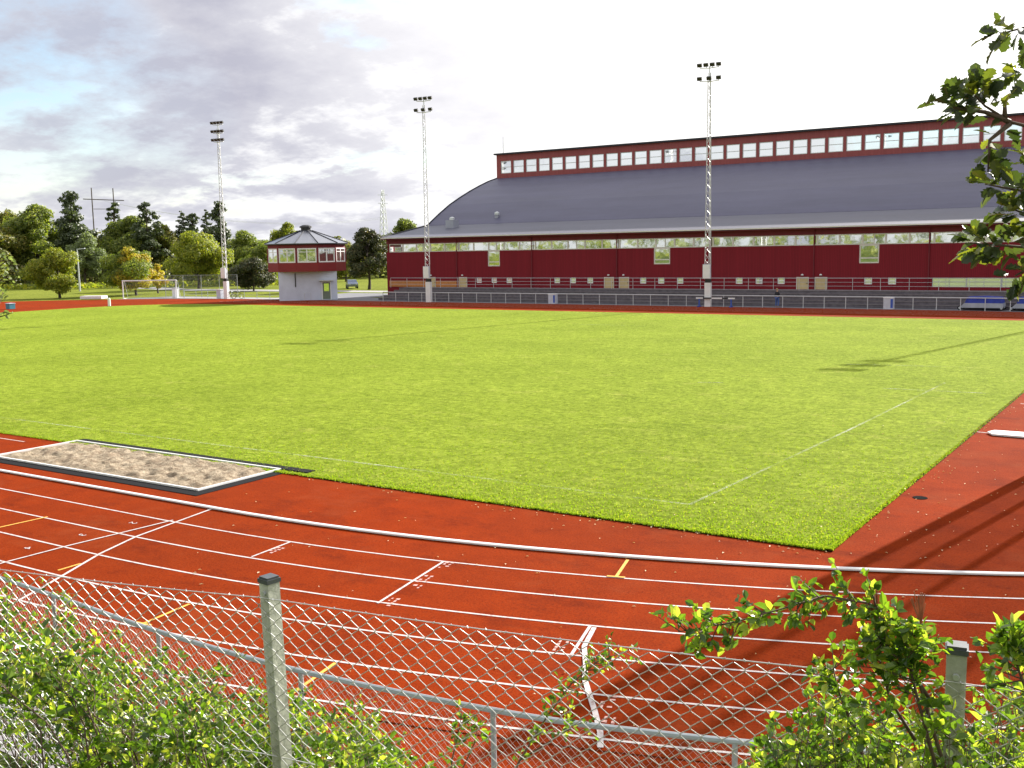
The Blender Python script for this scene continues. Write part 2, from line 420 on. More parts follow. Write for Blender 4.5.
# ================================================================ SETTING
UC, V0, RK = -18.37, 15.83, 36.5
VC = V0 + RK; UL = UC - 84.39
def arc(r, a0, a1, n=60):                                     # right bend, angle 0 = nearest point of the bend, towards +X
    return [(UC + r * math.sin(R(a0 + (a1 - a0) * i / n)), VC - r * math.cos(R(a0 + (a1 - a0) * i / n))) for i in range(n + 1)]
def oval(r, n=64):
    p = [(UL, VC - r), (UC, VC - r)][1:]
    p = arc(r, 0, 180, n)
    q = [(UL - r * math.sin(math.pi * i / n), VC + r * math.cos(math.pi * i / n)) for i in range(n + 1)]
    return p + q
struct(MB().sheet([(1800 * math.cos(2 * math.pi * i / 48), 1800 * math.sin(2 * math.pi * i / 48)) for i in range(48)], -.06), 'ground', 'meadow')
struct(MB().sheet([(-125, 60), (60, 60), (60, 104), (-90, 104), (-90, 116), (-104, 116), (-104, 101), (-125, 101)], -.03), 'apron', 'asphalt')
struct(MB().sheet([(-300, 4.6), (60, 4.6), (60, 8.6), (-300, 8.6)], -.03), 'paved_path', 'paver')
struct(MB().sheet(oval(RK + 7.6), 0), 'running_track', 'track')
# mown pitch with rounded far corners
gp = [(-5.55, 19.5), (-5.3, 40), (-5.1, 60), (-5.0, 85.1)]
for (cx, cy, a0) in ((-97, 74.1, 90), (-97, 30.5, 180)):
    for i in range(13):
        a = R(a0 + 90 * i / 12); gp.append((cx + 11 * math.cos(a), cy + 11 * math.sin(a)))
struct(MB().sheet(gp, .02), 'pitch', 'pitch')
# painted lines on the track
lm = MB()
for k in range(1, 7):
    r = RK + 1.22 * k
    lm.strip([(UL - 5, VC - r)] + arc(r, 0, 180, 120) + [(UL, VC + r)], .05, .005)
def rad(ang, k0, k1, w=.05, mb=None): (mb or lm).strip([arc(RK + 1.22 * k0, ang, ang, 1)[0], arc(RK + 1.22 * k1, ang, ang, 1)[0]], w, .009)
lm.strip([(-18.66, 15.8), (-18.2, 13.4), (-17.77, 12.23), (-16.82, 10.37), (-16.0, 8.6)], .06, .011)
lm.strip([(-18.62, 14.69), (-18.73, 13.45), (-18.84, 12.27), (-18.88, 11.13), (-18.9, 8.4)], .055, .013)
rad(5.02, 1, 1.95); rad(10.43, 1, 3.05); rad(15.66, 3, 4); rad(21.53, 2.3, 3.05, .07)
rad(-8.5, 5, 6); rad(26.5, 4, 5)
lm.strip([(-7.43, 13.6), (-7.19, 12.85), (-6.86, 12.3), (-6.61, 11.82), (-6.02, 11.02), (-5.69, 10.55), (-5.5, 10.2)], .075, .015)
lm.strip([(-60, 18.9), (-31, 18.9)], .05, .005); lm.strip([(-60, 17.7), (-31, 17.7)], .05, .005)
lm.strip([(-5.35, 34.4), (-2.5, 34.1)], .05, .005); lm.strip([(-4.9, 41.2), (-2, 41.1)], .05, .005)
struct(lm, 'lane_lines', 'line')
ym = MB()
for a, k0, k1 in ((15.5, .1, 1.0), (-4.48, 2.03, 2.95), (6.3, 4.05, 4.9), (11.38, 5.05, 5.95), (1.2, 3.45, 3.85)): rad(a, k0, k1, .06, ym)
for a, k in ((15.5, .98), (6.3, 4.9)): ym.strip([arc(RK + 1.22 * k, a - .25, a + .1, 1)[0], arc(RK + 1.22 * k, a + .25, a + .1, 1)[0]], .06, .017)
struct(ym, 'yellow_marks', 'line_yellow')
# small faded figures beside the marks
fm = MB()
def digit(ch, u, v, rot, h=.34):
    cu = bpy.data.curves.new('figure', 'FONT'); cu.body = ch; cu.size = h * 1.4; cu.align_x = 'CENTER'; cu.align_y = 'CENTER'
    o = bpy.data.objects.new('figure', cu); COL.objects.link(o)
    me = bpy.data.meshes.new_from_object(o)
    c, s_ = math.cos(rot), math.sin(rot)
    fm.add([(u + p.co.x * c - p.co.y * s_, v + p.co.x * s_ + p.co.y * c, .007) for p in me.vertices], [tuple(q.vertices) for q in me.polygons])
    bpy.data.objects.remove(o); bpy.data.meshes.remove(me); bpy.data.curves.remove(cu)
for ch, (u, v) in zip('234', ((-19.23, 14.1), (-19.35, 12.92), (-19.44, 11.75))): digit(ch, u, v, R(-90), .19)
struct(fm, 'lane_figures', 'line')
sm = MB()
for u, v, a in ((-11.2, 14.25, 10.6), (-10.94, 12.98, 10.6), (-11.36, 15.1, 10.6), (-11.08, 13.95, 10.7), (-7.5, 12.75, 15.5), (-6.02, 11.42, 16.7), (-5.72, 10.85, 16.8), (-3.6, 15.25, 21.4), (-14.9, 14.2, 5)):
    c_, s_ = math.cos(R(a)), math.sin(R(a))
    for x0 in (-.07, .04):
        for y0 in (-.2, -.09, .02, .13):
            if rnd.random() < .2: continue
            w1, h1 = rnd.uniform(.015, .04), rnd.uniform(.02, .045)
            sm.sheet([(u + (x0 + x) * c_ - (y0 + y) * s_, v + (x0 + x) * s_ + (y0 + y) * c_) for x, y in ((-w1, -h1), (w1, -h1), (w1 * .8, h1), (-w1, h1 * .7))], .006)
struct(sm, 'faded_start_figures', 'line_faded')
# lines on the pitch
def pitch_line(name):
    m, nt, b = mat(name); v = coords(nt)
    f = math_(nt, 'MULTIPLY', ramp(nt, noi(nt, v, 7, 6, .85), [(.40, 0.0), (.66, 1.0)]), ramp(nt, noi(nt, v, .35, 3, .6), [(.38, .12), (.62, .8)]))
    b.inputs['Base Color'].default_value = (.50, .52, .40, 1); b.inputs['Roughness'].default_value = .95
    t = N(nt, 'ShaderNodeBsdfTransparent'); mx = N(nt, 'ShaderNodeMixShader')
    L(nt, f, mx.inputs[0]); L(nt, t.outputs[0], mx.inputs[1]); L(nt, b.outputs[0], mx.inputs[2]); L(nt, mx.outputs[0], nt.nodes['Material Output'].inputs[0])
    return m
M['pitch_line'] = pitch_line('worn_pitch_line_paint')
pm = MB()
pm.strip([(-104, 21.15), (-9.2, 21.5)], .10, .026)
pm.strip([(-9.25, 21.5), (-8.75, 33), (-8.35, 46)], .09, .028)
pm.strip([(-104, 83), (-8.2, 83)], .12, .026)
pm.strip([(-10.2, 43.1), (-6.3, 43.35)], .12, .030)
pm.strip([(-17.6, 41.7), (-16.6, 42.05)], .12, .026); pm.strip([(-13.9, 51.2), (-8.3, 52.2)], .12, .030)
pm.strip([(-40, 70.5), (-34, 70.6)], .10, .030)
struct(pm, 'pitch_lines', 'pitch_line')
# embankment under the camera
pr = [(-60, 3.3), (1.9, 3.3), (3.0, 3.12), (4.4, 1.75), (5.7, .45), (6.5, -.07)]
em = MB(); n_ = 60
vs = []; fs = []
for i in range(n_ + 1):
    u = -120 + 200 * i / n_
    for (y, z) in pr:
        vs.append((u, y, z + (noise.noise(Vector((u * .3, y * .3, 1))) * .12 if -1 < y < 6 else 0)))
k_ = len(pr)
for i in range(n_):
    for j in range(k_ - 1):
        a = i * k_ + j; fs.append((a, a + k_, a + k_ + 1, a + 1))
struct(em.add(vs, fs), 'embankment', 'slope')
struct(MB().strip([(-300, 178), (-150, 122), (-95, 121.5)], 5.2, -.045), 'road', 'road')
struct(MB().strip([(-122, 97.6), (-97, 99.5)], 2.2, -.025), 'path', 'road')

te = MB(); te.strip([(-19.3, 19.455), (-5.5, 19.455)], .09, .006); te.strip([(-5.49, 19.42), (-5.24, 40), (-5.04, 60), (-4.94, 85)], .07, .008)
struct(te, 'soil_gap', simple('dark_soil_gap', (.018, .012, .008), 1.0, 0, .5, 12, 0, 30, .02))
# short grass blades, near part of the pitch
gb = MB(); gr = random.Random(5)
for i in range(60000):
    q = gr.random()
    u = -5.6 - gr.random() ** 1.5 * 34; v = 19.47 + (gr.random() ** 2.6) * 30
    if i % 9 == 0: v = 19.42 + gr.random() * .12
    elif i % 13 == 0: u = -5.45 - gr.random() * .12 + .012 * (v - 19.5)
    a = gr.random() * 6.283; h = (.02 + gr.random() * .034) * max(.35, 1 - (v - 19.5) / 26 - max(0, -u - 22) / 30); wd = .012 + gr.random() * .014
    tx, ty = math.cos(a) * wd, math.sin(a) * wd; lx, ly = (gr.random() - .5) * .06, (gr.random() - .5) * .06
    o = len(gb.v)
    gb.v += [(u - tx, v - ty, .015), (u + tx, v + ty, .015), (u + lx, v + ly, .015 + h)]; gb.f.append((o, o + 1, o + 2))
tag(gb.build('grass', 'lf_blade'), 'short bright green grass along the near edge of the pitch', 'grass', None, 'stuff')
# fallen leaves
fl = MB(); lr = random.Random(21)
for i in range(420):
    if i < 260:
        p = gnd(lr.uniform(180, 1024), 768 - lr.random() ** .8 * 300)
    else: p = gnd(lr.uniform(820, 1040), lr.uniform(400, 560))
    if i % 5 == 0: p = Vector((lr.uniform(-19, -5.5), 19.42 - lr.random() ** 2 * .5, 0))
    elif i % 7 == 0: t_ = lr.random(); p = Vector((-5.4 + .3 * t_ + lr.random() ** 2 * .6, 19.5 + 22 * t_, 0))
    if p.y < 9.5 or p.y > 48: continue
    a = lr.random() * 6.283; s_ = lr.uniform(.014, .04); z = .034 if p.y > 19.5 and p.x < -5.4 else .012
    cx, cy = math.cos(a) * s_, math.sin(a) * s_
    fl.add([(p.x - cx, p.y - cy, z), (p.x + cy * .5, p.y - cx * .5, z + .012), (p.x + cx, p.y + cy, z + .004), (p.x - cy * .5, p.y + cx * .5, z + .016)], [(0, 1, 2, 3)])
tag(fl.build('fallen_leaves', 'lf_fall'), 'pale fallen leaves scattered over the red track', 'leaves', None, 'stuff')

# ---------------------------------------------------------------- kerb, sand pit, small things on the ground
kt = thing('track_kerb', 'low white kerb rail bordering the inside of the red track', 'kerb', (UC, V0, 0))
km = MB(); path = [(UL, V0)] + [(UL + i * 4.2, V0) for i in range(1, 20)] + arc(RK, 0, 122, 80)
vs = []; fs = []
for i, p in enumerate(path):
    a = Vector(path[max(i - 1, 0)]); b = Vector(path[min(i + 1, len(path) - 1)]); d = (b - a).normalized(); n2_ = Vector((-d.y, d.x))
    for (o_, z) in ((-.06, .016), (.06, .016), (.06, .044), (.03, .056), (-.03, .056), (-.06, .044)):
        q = Vector(p) + n2_ * (o_ + .03); vs.append((q.x, q.y, z))
for i in range(len(path) - 1):
    for j in range(6): a = i * 6 + j; b = i * 6 + (j + 1) % 6; fs.append((a, a + 6, b + 6, b))
km.add(vs, fs); km.build('rail', 'white_paint', kt)
km = MB()
for i in range(1, len(path) - 1):
    p = path[i]; km.box(p[0] - .03, p[0] + .03, p[1] - .02, p[1] + .06, .001, .02)
tag(km.build('foot', 'rubber', kt), None, None, None, 'stuff')

sp = thing('sand_pit', 'long jump pit of raked sand framed by white boards and black rubber', 'sand pit', (-25, 18.3, 0))
su0, su1, sv0, sv1 = -29.4, -20.45, 16.95, 19.68
mb = MB(); nx, ny = 120, 40; vs = []; fs = []
for i in range(nx + 1):
    for j in range(ny + 1):
        x = su0 + .04 + (su1 - su0 - .08) * i / nx; y = sv0 + .04 + (sv1 - sv0 - .08) * j / ny
        e = min(1, min(i, nx - i, j, ny - j) / 4)
        vs.append((x, y, .012 + e * (.05 + .085 * noise.fractal(Vector((x * 2.4, y * 2.4, 3)), 1.0, 2.0, 4) + .03 * noise.noise(Vector((x * 7, y * 7, 1))))))
for i in range(nx):
    for j in range(ny): a = i * (ny + 1) + j; fs.append((a, a + ny + 1, a + ny + 2, a + 1))
mb.add(vs, fs).build('sand', 'sand', sp, smooth=True)
mb = MB(); t_ = .055; mb.box(su0 - t_, su1 + t_, sv0 - t_, sv0, .004, .058); mb.box(su0 - t_, su1 + t_, sv1, sv1 + t_, .004, .058)
mb.box(su0 - t_, su0, sv0, sv1, .004, .058); mb.box(su1, su1 + t_, sv0, sv1, .004, .058); mb.build('board_frame', 'white_paint', sp)
mb = MB(); g0, g1 = .057, .42
mb.box(su0 - .1, su1 + g1, sv0 - g1, sv0 - g0, .003, .014); mb.box(su0 - .1, su1 + g1 + .6, sv1 + g0, sv1 + .36, .003, .045); mb.box(su1 + g0, su1 + g1, sv0 - g0, sv1 + g0, .003, .014)
mb.build('rubber_border', 'rubber', sp)

dc = thing('drain_cover', 'round black drain cover in the red surface beside the grass corner', 'drain cover', (-4.94, 24.71, 0))
MB().lathe([(.125, .003), (.165, .003), (.165, .010), (.125, .012)], (-4.94, 24.71, 0), 24).build('rim', 'pit', dc)
MB().lathe([(.11, .004), (.12, .008), (.05, .009)], (-4.94, 24.71, 0), 24).build('lid', 'pit', dc)

wb = thing('take_off_board', 'white painted board lying on the red surface at right', 'board', (-3.4, 34.1, 0))
MB().prism([(-4.95, 34.22), (-4.75, 33.85), (-1.2, 33.75), (-1.2, 34.6), (-4.8, 34.6)], .02, .07).build('board', 'white_paint', wb)
MB().prism([(-4.85, 34.17), (-4.70, 33.90), (-1.25, 33.80), (-1.25, 34.2)], .004, .018).build('base', 'rubber', wb)

# ================================================================ SPORTS HALL
VW, UE, UR_ = 104.0, -86.76, 14.0
hall = thing('sports_hall', 'long dark red timber sports hall with curved grey roof and window strip on top', 'building', (-36, VW, 0))
def wall_grid(u0, u1, z0, z1, y0, y1, holes):
    us = sorted({u0, u1, *[h[0] for h in holes], *[h[1] for h in holes]}); zs = sorted({z0, z1, *[h[2] for h in holes], *[h[3] for h in holes]})
    mb = MB()
    for i in range(len(zs) - 1):
        run = None
        for j in range(len(us) - 1):
            um, zm = (us[j] + us[j + 1]) / 2, (zs[i] + zs[i + 1]) / 2
            solid = not any(h[0] < um < h[1] and h[2] < zm < h[3] for h in holes)
            if solid and run is None: run = us[j]
            if (not solid) and run is not None: mb.box(run, us[j], y0, y1, zs[i], zs[i + 1]); run = None
        if run is not None: mb.box(run, us[-1], y0, y1, zs[i], zs[i + 1])
    return mb
drops = [(-71.05, -69.3, 3.95, 5.8), (-49.15, -47.2, 4.05, 5.8), (-27.2, -25.3, 4.0, 5.8)]
small = [(u - .38, u + .38, 1.95, 2.62) for u in (-72.38, -70.18, -68.03, -61.4, -59.27, -57.05, -50.43, -48.27, -46.04, -39.4, -37.25, -34.93, -26.28, -24.03)]
doors = [(u - .62, u + .62, 1.42, 2.66) for u in (-79.6, -74.77, -54.63, -52.76, -32.72, -30.86)]
lowgl = [(-20.4, 12.6, 1.72, 2.60)]
wall_grid(UE, UR_, 0, 5.80, VW, VW + .25, drops + small + doors + lowgl).build('front_wall', 'red', hall)
MB().box(UE, UR_, VW, VW + .25, 6.86, 7.62).build('wall_head', 'red_dark', hall)
mb = MB(); mb.box(UE, UE + .25, VW + .26, 163.7, 0, 7.55); mb.box(UR_ - .25, UR_, VW + .26, 163.7, 0, 7.55); mb.box(UE, UR_, 163.75, 164, 0, 7.55); mb.build('side_wall', 'red', hall)
for u0, u1 in ((UE + .25, UE + .42), (UR_ - .42, UR_ - .25)): MB().box(u0, u1, VW + .02, VW + .2, 5.80, 6.86).build('band_end', 'red', hall)
# roof profile (front half), mirrored about Y = 134
prof = [(103.1, 7.66), (112.87, 9.32), (113.6, 9.78), (115.63, 10.95), (118, 12.2), (120.4, 13.23), (123, 14.25), (125.4, 15.1), (127.6, 15.8), (130.0, 16.4)]
def shell(pf, th, u0, u1):
    mb = MB(); n = len(pf); low = [(y, z - th) for y, z in pf]
    for side in (1, -1):
        ring = pf + low[::-1]
        P = [(y if side == 1 else 268 - y, z) for y, z in ring]
        vs = [(u0, y, z) for y, z in P] + [(u1, y, z) for y, z in P]; m = len(P)
        mb.add(vs, [tuple(range(m)), tuple(range(2 * m - 1, m - 1, -1))] + [(i, i + m, (i + 1) % m + m, (i + 1) % m) for i in range(m)])
    return mb
shell(prof[1:], .22, UE - .06, UR_ + .3).build('vault_roof', 'roof', hall, smooth=False)
shell([(103.1, 7.66), (112.9, 9.30)], .16, UE - .06, UR_ + .3).build('lean_to_roof', 'roof_low', hall)
MB().box(UE - .08, UR_ + .32, 102.98, 103.095, 7.54, 7.65).build('eave_gutter', 'trim_pale', hall)
MB().box(UE - .2, UR_ + .2, 103.1, 103.99, 7.40, 7.47).build('soffit', 'red_dark', hall)
mb = MB()
edge = [(y, z + .02) for y, z in prof]
for side in (1, -1):
    pts = [(UE - .08, y if side == 1 else 268 - y, z) for y, z in edge]; mb.tube(pts, .11, 6)
mb.build('roof_edge', 'felt', hall)
# gable infill above eaves (red boards)
for u0 in (UE, UR_ - .2):
    P = [(y, z - .25) for y, z in prof[1:]]; P = P + [(268 - y, z) for y, z in P[::-1]] + [(163.7, 7.3), (104.3, 7.3)]
    vs = [(u0, y, z) for y, z in P] + [(u0 + .2, y, z) for y, z in P]; m = len(P)
    MB().add(vs, [tuple(range(m - 1, -1, -1)), tuple(range(m, 2 * m))] + [(i, (i + 1) % m, (i + 1) % m + m, i + m) for i in range(m)]).build('gable', 'red', hall)
# windows
def window(u0, u1, z0, z1, y, fr='trim_pale', gl='pane', bars=(), hbars=(), th=.07, parent=hall):
    mb = MB(); d0, d1 = y + .02, y + .1
    mb.box(u0, u1, d0, d1, z0, z0 + th); mb.box(u0, u1, d0, d1, z1 - th, z1); mb.box(u0, u0 + th, d0, d1, z0 + th, z1 - th); mb.box(u1 - th, u1, d0, d1, z0 + th, z1 - th)
    for f in bars: u = u0 + (u1 - u0) * f; mb.box(u - th / 2, u + th / 2, d0 + .005, d1, z0 + th, z1 - th)
    for f in hbars: z = z0 + (z1 - z0) * f; mb.box(u0 + th, u1 - th, d0 + .01, d1, z - th / 2, z + th / 2)
    w_ = mb.build('window', fr, parent)
    MB().add([(u0 + th, y + .07, z0 + th), (u1 - th, y + .07, z0 + th), (u1 - th, y + .07, z1 - th), (u0 + th, y + .07, z1 - th)], [(0, 1, 2, 3)]).build('pane', gl, w_)
    return w_
u = UE + .44; k = 0
while u < UR_ - .6:
    window(u, min(u + 2.2, UR_ - .43), 5.81, 6.85, VW + .03, hbars=(), bars=(.5,) if k % 5 == 2 else (), th=.09); u += 2.2; k += 1
for h in drops: window(h[0] + .005, h[1] - .005, h[2] + .005, h[3], VW + .05, hbars=(.28,), th=.12)
for h in small: window(h[0] + .005, h[1] - .005, h[2] + .005, h[3] - .005, VW + .05, fr='white_paint', gl='pane_pale', hbars=(.5,), th=.10)
for i in range(11): window(-20.38 + 3.0 * i, -20.38 + 3.0 * i + 2.98, 1.725, 2.595, VW + .05, fr='galv', gl='pane_pale', bars=(.5,), hbars=(.6,), th=.05)
for i, h in enumerate(doors):
    d = MB().box(h[0] + .05, h[1] - .05, VW + .06, VW + .12, 1.44, 2.6).build('door', 'tan', hall)
    MB().box(h[1] - .22, h[1] - .12, VW + .02, VW + .058, 2.0, 2.06).build('handle', 'dark', d)
    mb = MB(); mb.box(h[0], h[0] + .05, VW - .02, VW + .14, 1.42, 2.66); mb.box(h[1] - .05, h[1], VW - .02, VW + .14, 1.42, 2.66); mb.box(h[0] + .05, h[1] - .05, VW - .02, VW + .14, 2.6, 2.66); mb.build('frame', 'trim_pale', d)
    um = (h[0] + h[1]) / 2
    MB().lathe([(.05, 0), (.13, .02), (.13, .10), (.04, .16)], (um, VW - .14, 2.82), 10).build('door_lamp', 'white_paint', hall)
mb = MB()
for (a, b) in ((-86.4, -80.3), (-78.9, -75.45)): mb.box(a, b, VW - .06, VW - .004, 1.45, 2.2)
mb.build('ochre_panel', 'orange', hall)
for u in (-75.61, -64.76, -53.62, -42.6, -31.6, -20.72, -9.8): MB().tube([(u, VW - .09, 1.42), (u, VW - .09, 7.38)], .06, 8).build('downpipe', 'red_dark', hall)
# clerestory
VCL = 129.9; n_w = 42
holes = []; u = -86.1
while u + 1.82 < UR_ - .4: holes.append((u, u + 1.82, 17.05, 18.85)); u += 2.185
cl0, cl1 = UE - .05, UR_
for side, y0 in ((1, VCL), (-1, 138.0)): wall_grid(cl0, cl1, 16.1, 19.75, y0, y0 + .2, holes).build('clerestory_wall', 'red_trim', hall)
mb = MB(); mb.box(cl0, cl0 + .2, VCL + .21, 137.99, 16.1, 19.75); mb.box(cl1 - .2, cl1, VCL + .21, 137.99, 16.1, 19.75); mb.build('clerestory_end', 'red_trim', hall)
MB().box(cl0 - .3, cl1 + .3, VCL - .35, 138.55, 19.76, 19.98).build('clerestory_roof', 'felt', hall)
for h in holes:
    window(h[0] + .004, h[1] - .004, h[2] + .004, h[3] - .004, VCL + .06, fr='galv', gl='pane_sky', hbars=(.5,), th=.09)
bw = MB()
for h in holes: bw.add([(h[0], 138.1, h[2]), (h[1], 138.1, h[2]), (h[1], 138.1, h[3]), (h[0], 138.1, h[3])], [(0, 1, 2, 3)])
tag(bw.build('rear_pane', 'pane_clear', hall), None, None, None, 'stuff')
for u, v, z, s_ in ((-80.9, 110.4, 8.9, .62), (-76.4, 114.2, 10.1, .22)):
    mb = MB(); mb.box(u - s_, u + s_, v - s_, v + s_, z - .3, z + 1.5 * s_); 
    vt = mb.build('roof_vent', 'rooflight', hall)
    MB().lathe([(.2, 0), (.34, .02), (.34, .3), (.1, .42)], (u, v, z + 1.5 * s_ + .01), 12).build('cowl', 'galv', vt)
MB().tube([(-86.3, 131, 19.98), (-86.3, 131, 22.5)], [.07, .045], 6).build('antenna', 'galv', hall)

# ================================================================ GRANDSTAND, RAILINGS
st = thing('grandstand', 'low dark stepped grandstand running along the front of the red hall', 'grandstand', (-36, 100, 0))
ST0, ST1 = -84.2, 13.5
for i in range(5):
    y0, z1 = 99.1 + .66 * i, .284 * (i + 1)
    y1 = y0 + .66 if i < 4 else VW - .07
    s0 = MB().box(ST0 + .3 * i, ST1, y0, y1, 0 if i == 0 else z1 - .284 - .0, z1 - .06).build('step', 'riser', st)
    MB().box(ST0 + .3 * i, ST1, y0 - .05, y0 + .42, z1 - .057, z1).build('bench_board', 'tread', s0)
mb = MB(); mb.box(ST0 + 1.4, ST1, 102.3, VW - .01, 1.362, 1.418); mb.build('walkway', 'concrete', st)
mb = MB(); mb.box(ST0 + 1.5, ST1, 99.8, VW - .08, -.02, .2); mb.build('footing', 'concrete', st)

def railing(name, label, pts_posts, ztop, zb, mids, r, m, path=None, group=None):
    p0 = pts_posts[0]; t = thing(name, label, 'railing', (p0[0], p0[1], zb), group)
    path = path or pts_posts
    MB().tube([(p[0], p[1], ztop) for p in path], r, 8).build('top_rail', m, t)
    for z in mids: MB().tube([(p[0], p[1], z) for p in path], r * .7, 6).build('middle_rail', m, t)
    for p in pts_posts: MB().tube([(p[0], p[1], zb), (p[0], p[1], ztop - r * .5)], r * .95, 8).build('post', m, t)
    return t
railing('steel_railing', 'long pale steel railing between the far track lanes and the grandstand', [(-81.6 + 1.97 * i, 96.9) for i in range(46)], 1.08, -.03, [], .042, 'mast')
railing('steel_railing', 'short steel railing left of the timekeeping booth beside the mast', [(-118 + 2.4 * i, 97.3) for i in range(9)], 1.0, -.03, [.5], .03, 'galv_rail')
railing('walkway_railing', 'thin steel railing on top of the grandstand before the red wall', [(-85 + 2.62 * i, 102.55) for i in range(38)], 2.6, 1.42, [2.2, 1.82], .026, 'galv')
# inner railing with mesh along the near side of the track
nearp = [(-70, 8.3), (-45, 8.3), (-30, 8.35), (-22, 8.4), (-17, 8.42), (-14.8, 8.38), (-12.8, 8.27), (-10.6, 8.13), (-8.2, 8.15), (-5.6, 8.47), (-4.1, 8.85), (-2.8, 9.3), (-.6, 10.2), (1.6, 11.3), (4, 12.7), (7, 15), (10, 18)]
def smooth_path(p, n=8):
    out = []
    for i in range(len(p) - 1):
        a, b, c, d = [Vector(p[max(0, min(len(p) - 1, i + k))]) for k in (-1, 0, 1, 2)]
        for j in range(n):
            t = j / n
            out.append(.5 * ((2 * b) + (c - a) * t + (2 * a - 5 * b + 4 * c - d) * t * t + (3 * b - a - 3 * c + d) * t ** 3))
    out.append(Vector(p[-1])); return out
npth = smooth_path(nearp)
def by_length(path, step):
    out = [path[0].copy()]; acc = 0
    for a, b in zip(path, path[1:]):
        l = (b - a).length; t = step - acc
        while t <= l: out.append(a + (b - a) * (t / l)); t += step
        acc = (acc + l) % step
    return out
nposts = by_length(npth, 2.47)
nr = railing('track_railing', 'grey pipe railing with chain link mesh along the near edge of the track', [(p.x, p.y) for p in nposts], 1.1, -.02, [], .032, 'galv_rail', [(p.x, p.y) for p in npth])

def chain_link(P, length_dir, up_dir, out_dir, n_w, p, rows, asp, rad, sides=4, knuckle=False):
    """woven wires: each zigzag wire hooks round its neighbours"""
    mb = MB()
    for i in range(n_w):
        pts = []
        for j in range(rows + 1):
            sgn = 1 if (i + j) % 2 else -1
            q = (i + .5 * sgn) * p
            dz = -j * p * asp
            o_ = out_dir(q) * (rad * 1.05 * (1 if j % 2 else -1))
            if knuckle:                                          # the wire runs steep for a moment where it hooks its neighbour
                for e in (-.16, .16):
                    if 0 <= j + e <= rows: q2 = q - .05 * sgn * p; pts.append(P(q2) + up_dir(q) * (dz - e * p * asp) + o_)
            else: pts.append(P(q) + up_dir(q) * dz + o_)
        mb.tube(pts, rad, sides, False)
    return mb
mg = MB(); vs = []; fs = []
for p in npth: vs += [(p.x, p.y - .12, -.012), (p.x, p.y + 4.5, -.012)]
for i in range(len(npth) - 1): fs.append((2 * i, 2 * i + 2, 2 * i + 3, 2 * i + 1))
struct(mg.add(vs, fs), 'track_margin', 'track')
# mesh of the track railing (finer rows to the ground)
cum = [0]
for a, b in zip(npth, npth[1:]): cum.append(cum[-1] + (b - a).length)
def on_path(s):
    s = max(0, min(cum[-1] - 1e-4, s)); import bisect
    i = min(bisect.bisect_right(cum, s) - 1, len(npth) - 2); t = (s - cum[i]) / (cum[i + 1] - cum[i]); return npth[i].lerp(npth[i + 1], t)
s_start = cum[[i for i, p in enumerate(npth) if p.x > -19][0]]; s_end = cum[[i for i, p in enumerate(npth) if p.x > 2][0]]
def Pn(q):
    v = on_path(s_start + q); return Vector((v.x, v.y - .04, 1.07))
nwn = int((s_end - s_start) / .042)
chain_link(Pn, None, lambda q: Vector((0, 0, 1)), lambda q: Vector((0, 1, 0)), nwn, .042, 23, 1.08, .0017, 4).build('chain_link_mesh', 'wire', nr, smooth=True)

# ================================================================ near chain link fence
P1, P2 = Vector((-2.84, 2.66)), Vector((-.50, 3.07))
dirf = (P2 - P1).normalized(); spc = (P2 - P1).length
fence = thing('chain_link_fence', 'tall chain link fence with square posts in front of the bushes', 'fence', (P1.x, P1.y, 3.0))
tw_z = lambda s: 4.545 + .035 * (s / spc)                        # top wire height along the fence
nf = Vector((-dirf.y, dirf.x))
for k in range(-2, 4):
    c = P1 + dirf * (spc * k); top = 4.598 + .062 * k
    ca, sa = dirf, nf
    if k == 0: a_ = R(-18); ca = Vector((dirf.x * math.cos(a_) - dirf.y * math.sin(a_), dirf.x * math.sin(a_) + dirf.y * math.cos(a_))); sa = Vector((-ca.y, ca.x))
    lean = Vector((.035, 0, 0)) if k == 0 else Vector((0, 0, 0))
    h = .027
    vs = []
    for z, ln in ((2.6, lean * 2), (top, Vector((0, 0, 0)))):
        for sx, sy in ((-1, -1), (1, -1), (1, 1), (-1, 1)):
            q = c + ca * h * sx + sa * h * sy; vs.append((q.x + ln.x, q.y + ln.y, z))
    po = MB().add(vs, [(0, 3, 2, 1), (4, 5, 6, 7), (0, 1, 5, 4), (1, 2, 6, 5), (2, 3, 7, 6), (3, 0, 4, 7)]).build('post', 'post_green', fence)
    mb = MB()
    mb.obox((c.x, c.y, top + .009), (ca.x * .031, ca.y * .031, 0), (sa.x * .031, sa.y * .031, 0), (0, 0, .008))
    mb.obox((c.x, c.y, top + .021), (ca.x * .026, ca.y * .026, 0), (sa.x * .026, sa.y * .026, 0), (0, 0, .0035))
    mb.build('cap', 'cap', po)
    bq = c - nf * .032
    MB().tube([(bq.x, bq.y, tw_z(k * spc) + .02), (bq.x - nf.x * .012, bq.y - nf.y * .012, tw_z(k * spc) + .02)], .009, 8).build('bolt', 'galv', po)
def sag(s):
    f = (s / spc) % 1.0; return -.018 * 4 * f * (1 - f)
def fpt(s, z=0, o=-.034):
    q = P1 + dirf * s + nf * o; return Vector((q.x, q.y, tw_z(s) + sag(s) + z))
S0, S1 = -4.6, 6.2
MB().tube([fpt(S0 + (S1 - S0) * i / 90, .002, -.032) for i in range(91)], .0022, 6).build('top_wire', 'wire', fence, smooth=True)
MB().tube([fpt(S0 + (S1 - S0) * i / 90, -.62, -.031) for i in range(91)], .0022, 6).build('middle_wire', 'wire', fence)
pch = .0335
